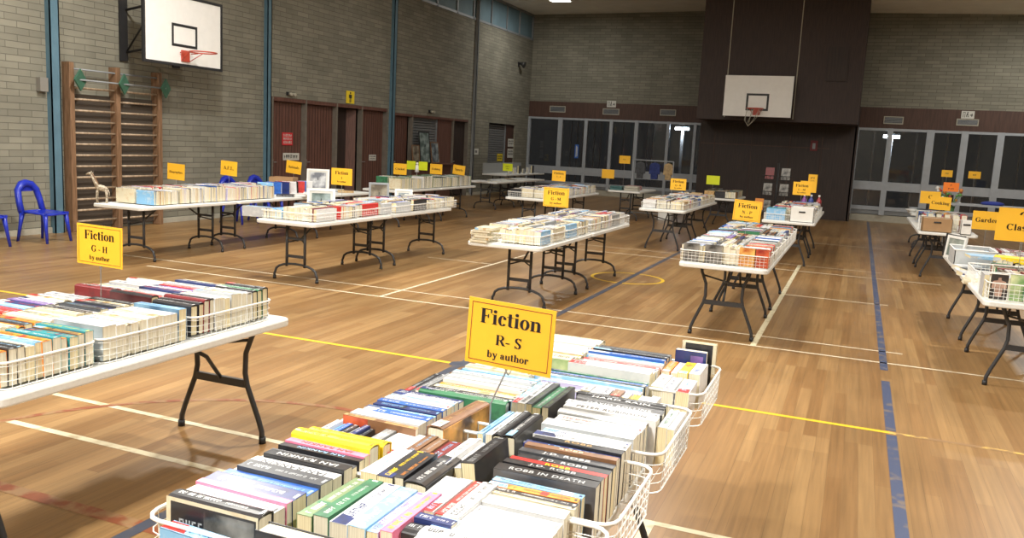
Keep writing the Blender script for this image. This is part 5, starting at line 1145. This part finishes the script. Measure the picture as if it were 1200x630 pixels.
# clothes rail by the far windows
t = root('clothes_rail', (-5.2, 22.9, -.065), 0, 'metal clothes rail with garments before the corner windows', 'clothes rail')
b = MB()
for x in (-.55, .55): b.tube([(x, 0, .1), (x, 0, 1.55)], .015, M_alu); b.tube([(x, -.25, .08), (x, .25, .08)], .015, M_alu)
b.tube([(-.55, 0, 1.55), (.55, 0, 1.55)], .015, M_alu); b.tube([(-.55, 0, .12), (.55, 0, .12)], .012, M_alu); b.build('rail_frame', t)
for i, (x, c, w_, lab) in enumerate(((-.35, 'charcoal', .34, 'dark jacket hanging on the clothes rail, left one'), (.05, 'navy', .36, 'navy jacket hanging on the clothes rail, middle one'), (.42, 'brown', .30, 'tan and brown bag hanging at the right of the clothes rail'))):
    g = root('hanging_garment' if i < 2 else 'hanging_bag', (-5.2 + x, 22.9, 1.435), 0, lab, 'jacket' if i < 2 else 'bag'); mt = plain('garment_%d' % i, COL[c] if i < 2 else (.42, .30, .16), .9, var=.25)
    b = MB(); b.prism([(-w_ / 2 - .04, -.12), (-w_ / 2, -.05), (-.05, 0), (.05, 0), (w_ / 2, -.05), (w_ / 2 + .05, -.14), (w_ / 2 + .06, -.5), (w_ / 2 - .02, -.5), (w_ / 2 - .03, -.72), (-w_ / 2 + .03, -.72), (-w_ / 2 + .02, -.5), (-w_ / 2 - .06, -.5)], -.05, .05, mt, axis='y'); o = b.build('body', g, bevel=.02); o.scale = (.62, .8, .62)
    b = MB(); b.tube([(0, 0, -.01), (0, 0, .05), (.02, 0, .07), (.03, 0, .05)], .004, M_steel, n=5); b.build('hook', g)
for i, (x, y, s_, lab, m_) in enumerate(((-5.6, 20.8, (.16, .12, .10), 'folded teal knitwear on the table below the hanging clothes', plain('knit_teal', (.06, .14, .14), .9)), (-5.2, 20.75, (.18, .12, .12), 'folded pale knitwear on the table below the hanging clothes', plain('knit_pale', (.42, .40, .34), .9)), (-5.35, 21.5, (.2, .14, .10), 'folded pink knitwear on the table below the hanging clothes', plain('knit_pink', (.45, .25, .25), .9)))):
    t = root('folded_knitwear', (x, y, TH), 0, lab, 'clothes'); b = MB(); b.box((-s_[0], -s_[1], 0), (s_[0], s_[1], s_[2] * .5), m_); b.box((-s_[0] * .95, -s_[1] * .95, s_[2] * .5), (s_[0] * .95, s_[1] * .95, s_[2]), m_); b.build('folds', t, bevel=.02)
# magazine rack before the stage
t = root('magazine_rack', (-1.78, 21.0, 0), math.radians(-8), 'black wire magazine rack on a post in front of the dark stage', 'rack')
b = MB(); b.tube([(0, 0, .05), (0, 0, 1.62)], .025, M_black)
for a in range(4): b.tube([(0, 0, .10), (.33 * math.cos(a * PI / 2 + .5), .33 * math.sin(a * PI / 2 + .5), .02)], .016, M_black)
b.build('post', t)
k = 0
mags = []
for z_ in (.45, .85, 1.22):
    b = MB()
    for s in (-1, 1):
        for zz in (0, .10): b.tube([(s * .05, -.12, z_ + zz), (s * .33, -.12, z_ + zz), (s * .33, -.06, z_ + zz), (s * .05, -.06, z_ + zz)], .006, M_black, n=5, closed=True)
        for q in range(4): b.wire((s * (.07 + q * .08), -.12, z_), (s * (.07 + q * .08), -.12, z_ + .1), .004, M_black)
    b.tube([(-.33, -.04, z_ + .3), (.33, -.04, z_ + .3)], .006, M_black, n=5); b.build('wire_pocket', t)
for i, (dx, z_, c, lab) in enumerate(((-.18, 1.24, 'maroon', 'dark red magazine in the top pocket of the black rack'), (.18, 1.24, 'grey', 'grey photo magazine in the top pocket of the black rack'), (-.2, .87, 'silver', 'dark grey magazine in the middle pocket of the black rack, left one'), (.17, .87, 'white', 'black and white photo magazine in the middle pocket of the black rack'), (-.2, .47, 'silver', 'dark grey magazine in the bottom pocket of the black rack'), (-.36, .50, 'orange', 'orange magazine at the outer side of the bottom pocket'))):
    loose(-1.78 + dx, 20.92 - .012 * (dx > 0), z_, .2, .012, .27, c, lab, (math.radians(-6), 0, math.radians(-8)), name='magazine', cat='magazine', art=photoart if c in ('grey', 'white', 'silver') else None)
# small white carton under the clothes table
carton(-4.55, 21.8, 0, .30, .3, .34, M_white, 'small white box on the floor under the clothes table')
# bottles / small goods on the stage-side table
for i, (x, y, c, lab) in enumerate(((-.85, 18.2, (.05, .08, .35), 'blue bottle at the far end of the stage-side table'), (-.70, 18.1, (.4, .05, .06), 'red canister at the far end of the stage-side table'), (-.98, 18.25, (.25, .08, .3), 'purple bottle at the far end of the stage-side table'))):
    t = root('bottle', (x, y, .90), 0, lab, 'bottle'); t.location.z = TH; t.location.y = 18.15 + .0 * i
    b = MB(); b.tube([(0, 0, 0), (0, 0, .2), (0, 0, .25), (0, 0, .27)], .04, plain('bottle_%d' % i, c, .3), rr=[.05, .05, .02, .018], n=12); b.build('bottle_body', t)
    b = MB(); b.tube([(0, 0, .27), (0, 0, .31)], .02, M_white, n=12); b.build('cap', t)
# basket of craft things low at the left end of the Fiction I table
for i, (yy, c) in enumerate(((8.38, 'silver'), (8.44, 'sky'), (8.50, 'navy'))):
    loose(-6.75, yy, TH + .004, .34, .05, .12, c, '%s paperback in the corner heap at the near end of the Fiction I table' % NAMEC.get(c, c), (0, 0, .15))

# ------------------------------------------------------------------ blue plastic chairs
def chair(x, y, rz, label):
    t = root('plastic_chair', (x, y, 0), math.radians(rz), label, 'chair', 'blue moulded plastic chairs')
    # faces +x
    b = MB(); n = 8; W2 = .20
    for i in range(n):
        for j in range(n):
            def P(u, v): return (-.2 + .42 * u, (-W2 + 2 * W2 * v) * (1 + .08 * u), .44 - .02 * math.sin(PI * u) * math.sin(PI * v) + (.0 if u < .85 else -.02 * (u - .85) / .15))
            a = [P(i / n, j / n), P((i + 1) / n, j / n), P((i + 1) / n, (j + 1) / n), P(i / n, (j + 1) / n)]
            b.quad(a, M_chair); b.quad([(p[0], p[1], p[2] - .012) for p in a[::-1]], M_chair)
    b.tube([(-.2, -W2, .435), (.22, -W2 * 1.08, .42), (.24, -W2 * .8, .41), (.24, W2 * .8, .41), (.22, W2 * 1.08, .42), (-.2, W2, .435)], .016, M_chair, closed=True)
    b.build('seat', t)
    for sx, sy in ((1, -1), (1, 1), (-1, -1), (-1, 1)):
        k = MB(); x0, y0 = (.205 if sx > 0 else -.19), sy * W2 * .98; x1, y1 = x0 + sx * .06, y0 + sy * .035
        k.prism([(x0 - .035, y0 - .03), (x0 + .035, y0 - .03), (x0 + .035, y0 + .03), (x0 - .035, y0 + .03)], .40, .44, M_chair)
        k.tube([(x0, y0, .42), ((x0 * .6 + x1 * .4), (y0 * .6 + y1 * .4), .25), (x1, y1, 0)], .03, M_chair, rr=[.038, .027, .02], n=6); k.build('leg', t)
    k = MB()
    arcp = [(-.20, -W2, .43), (-.24, -W2 * .98, .58), (-.28, -W2 * .86, .74), (-.30, -W2 * .45, .82), (-.31, 0, .84), (-.30, W2 * .45, .82), (-.28, W2 * .86, .74), (-.24, W2 * .98, .58), (-.20, W2, .43)]
    k.tube(arcp, .03, M_chair, rr=[.045, .044, .048, .055, .058, .055, .048, .044, .045], n=8)
    k.prism([(-.15, .72), (.15, .72), (.12, .83), (-.12, .83)], -.31, -.29, M_chair, axis='x'); k.build('backrest', t)
    return t
chair(-11.05, 8.95, 8, 'blue plastic chair standing against the block wall beside the first blue column')
chair(-11.1, 8.0, 5, 'blue plastic chair cut off by the left edge of the picture')
chair(-10.9, 13.05, 0, 'blue plastic chair behind the A.F.L. table, nearer of two')
chair(-10.9, 13.85, 0, 'blue plastic chair behind the A.F.L. table, farther of two')
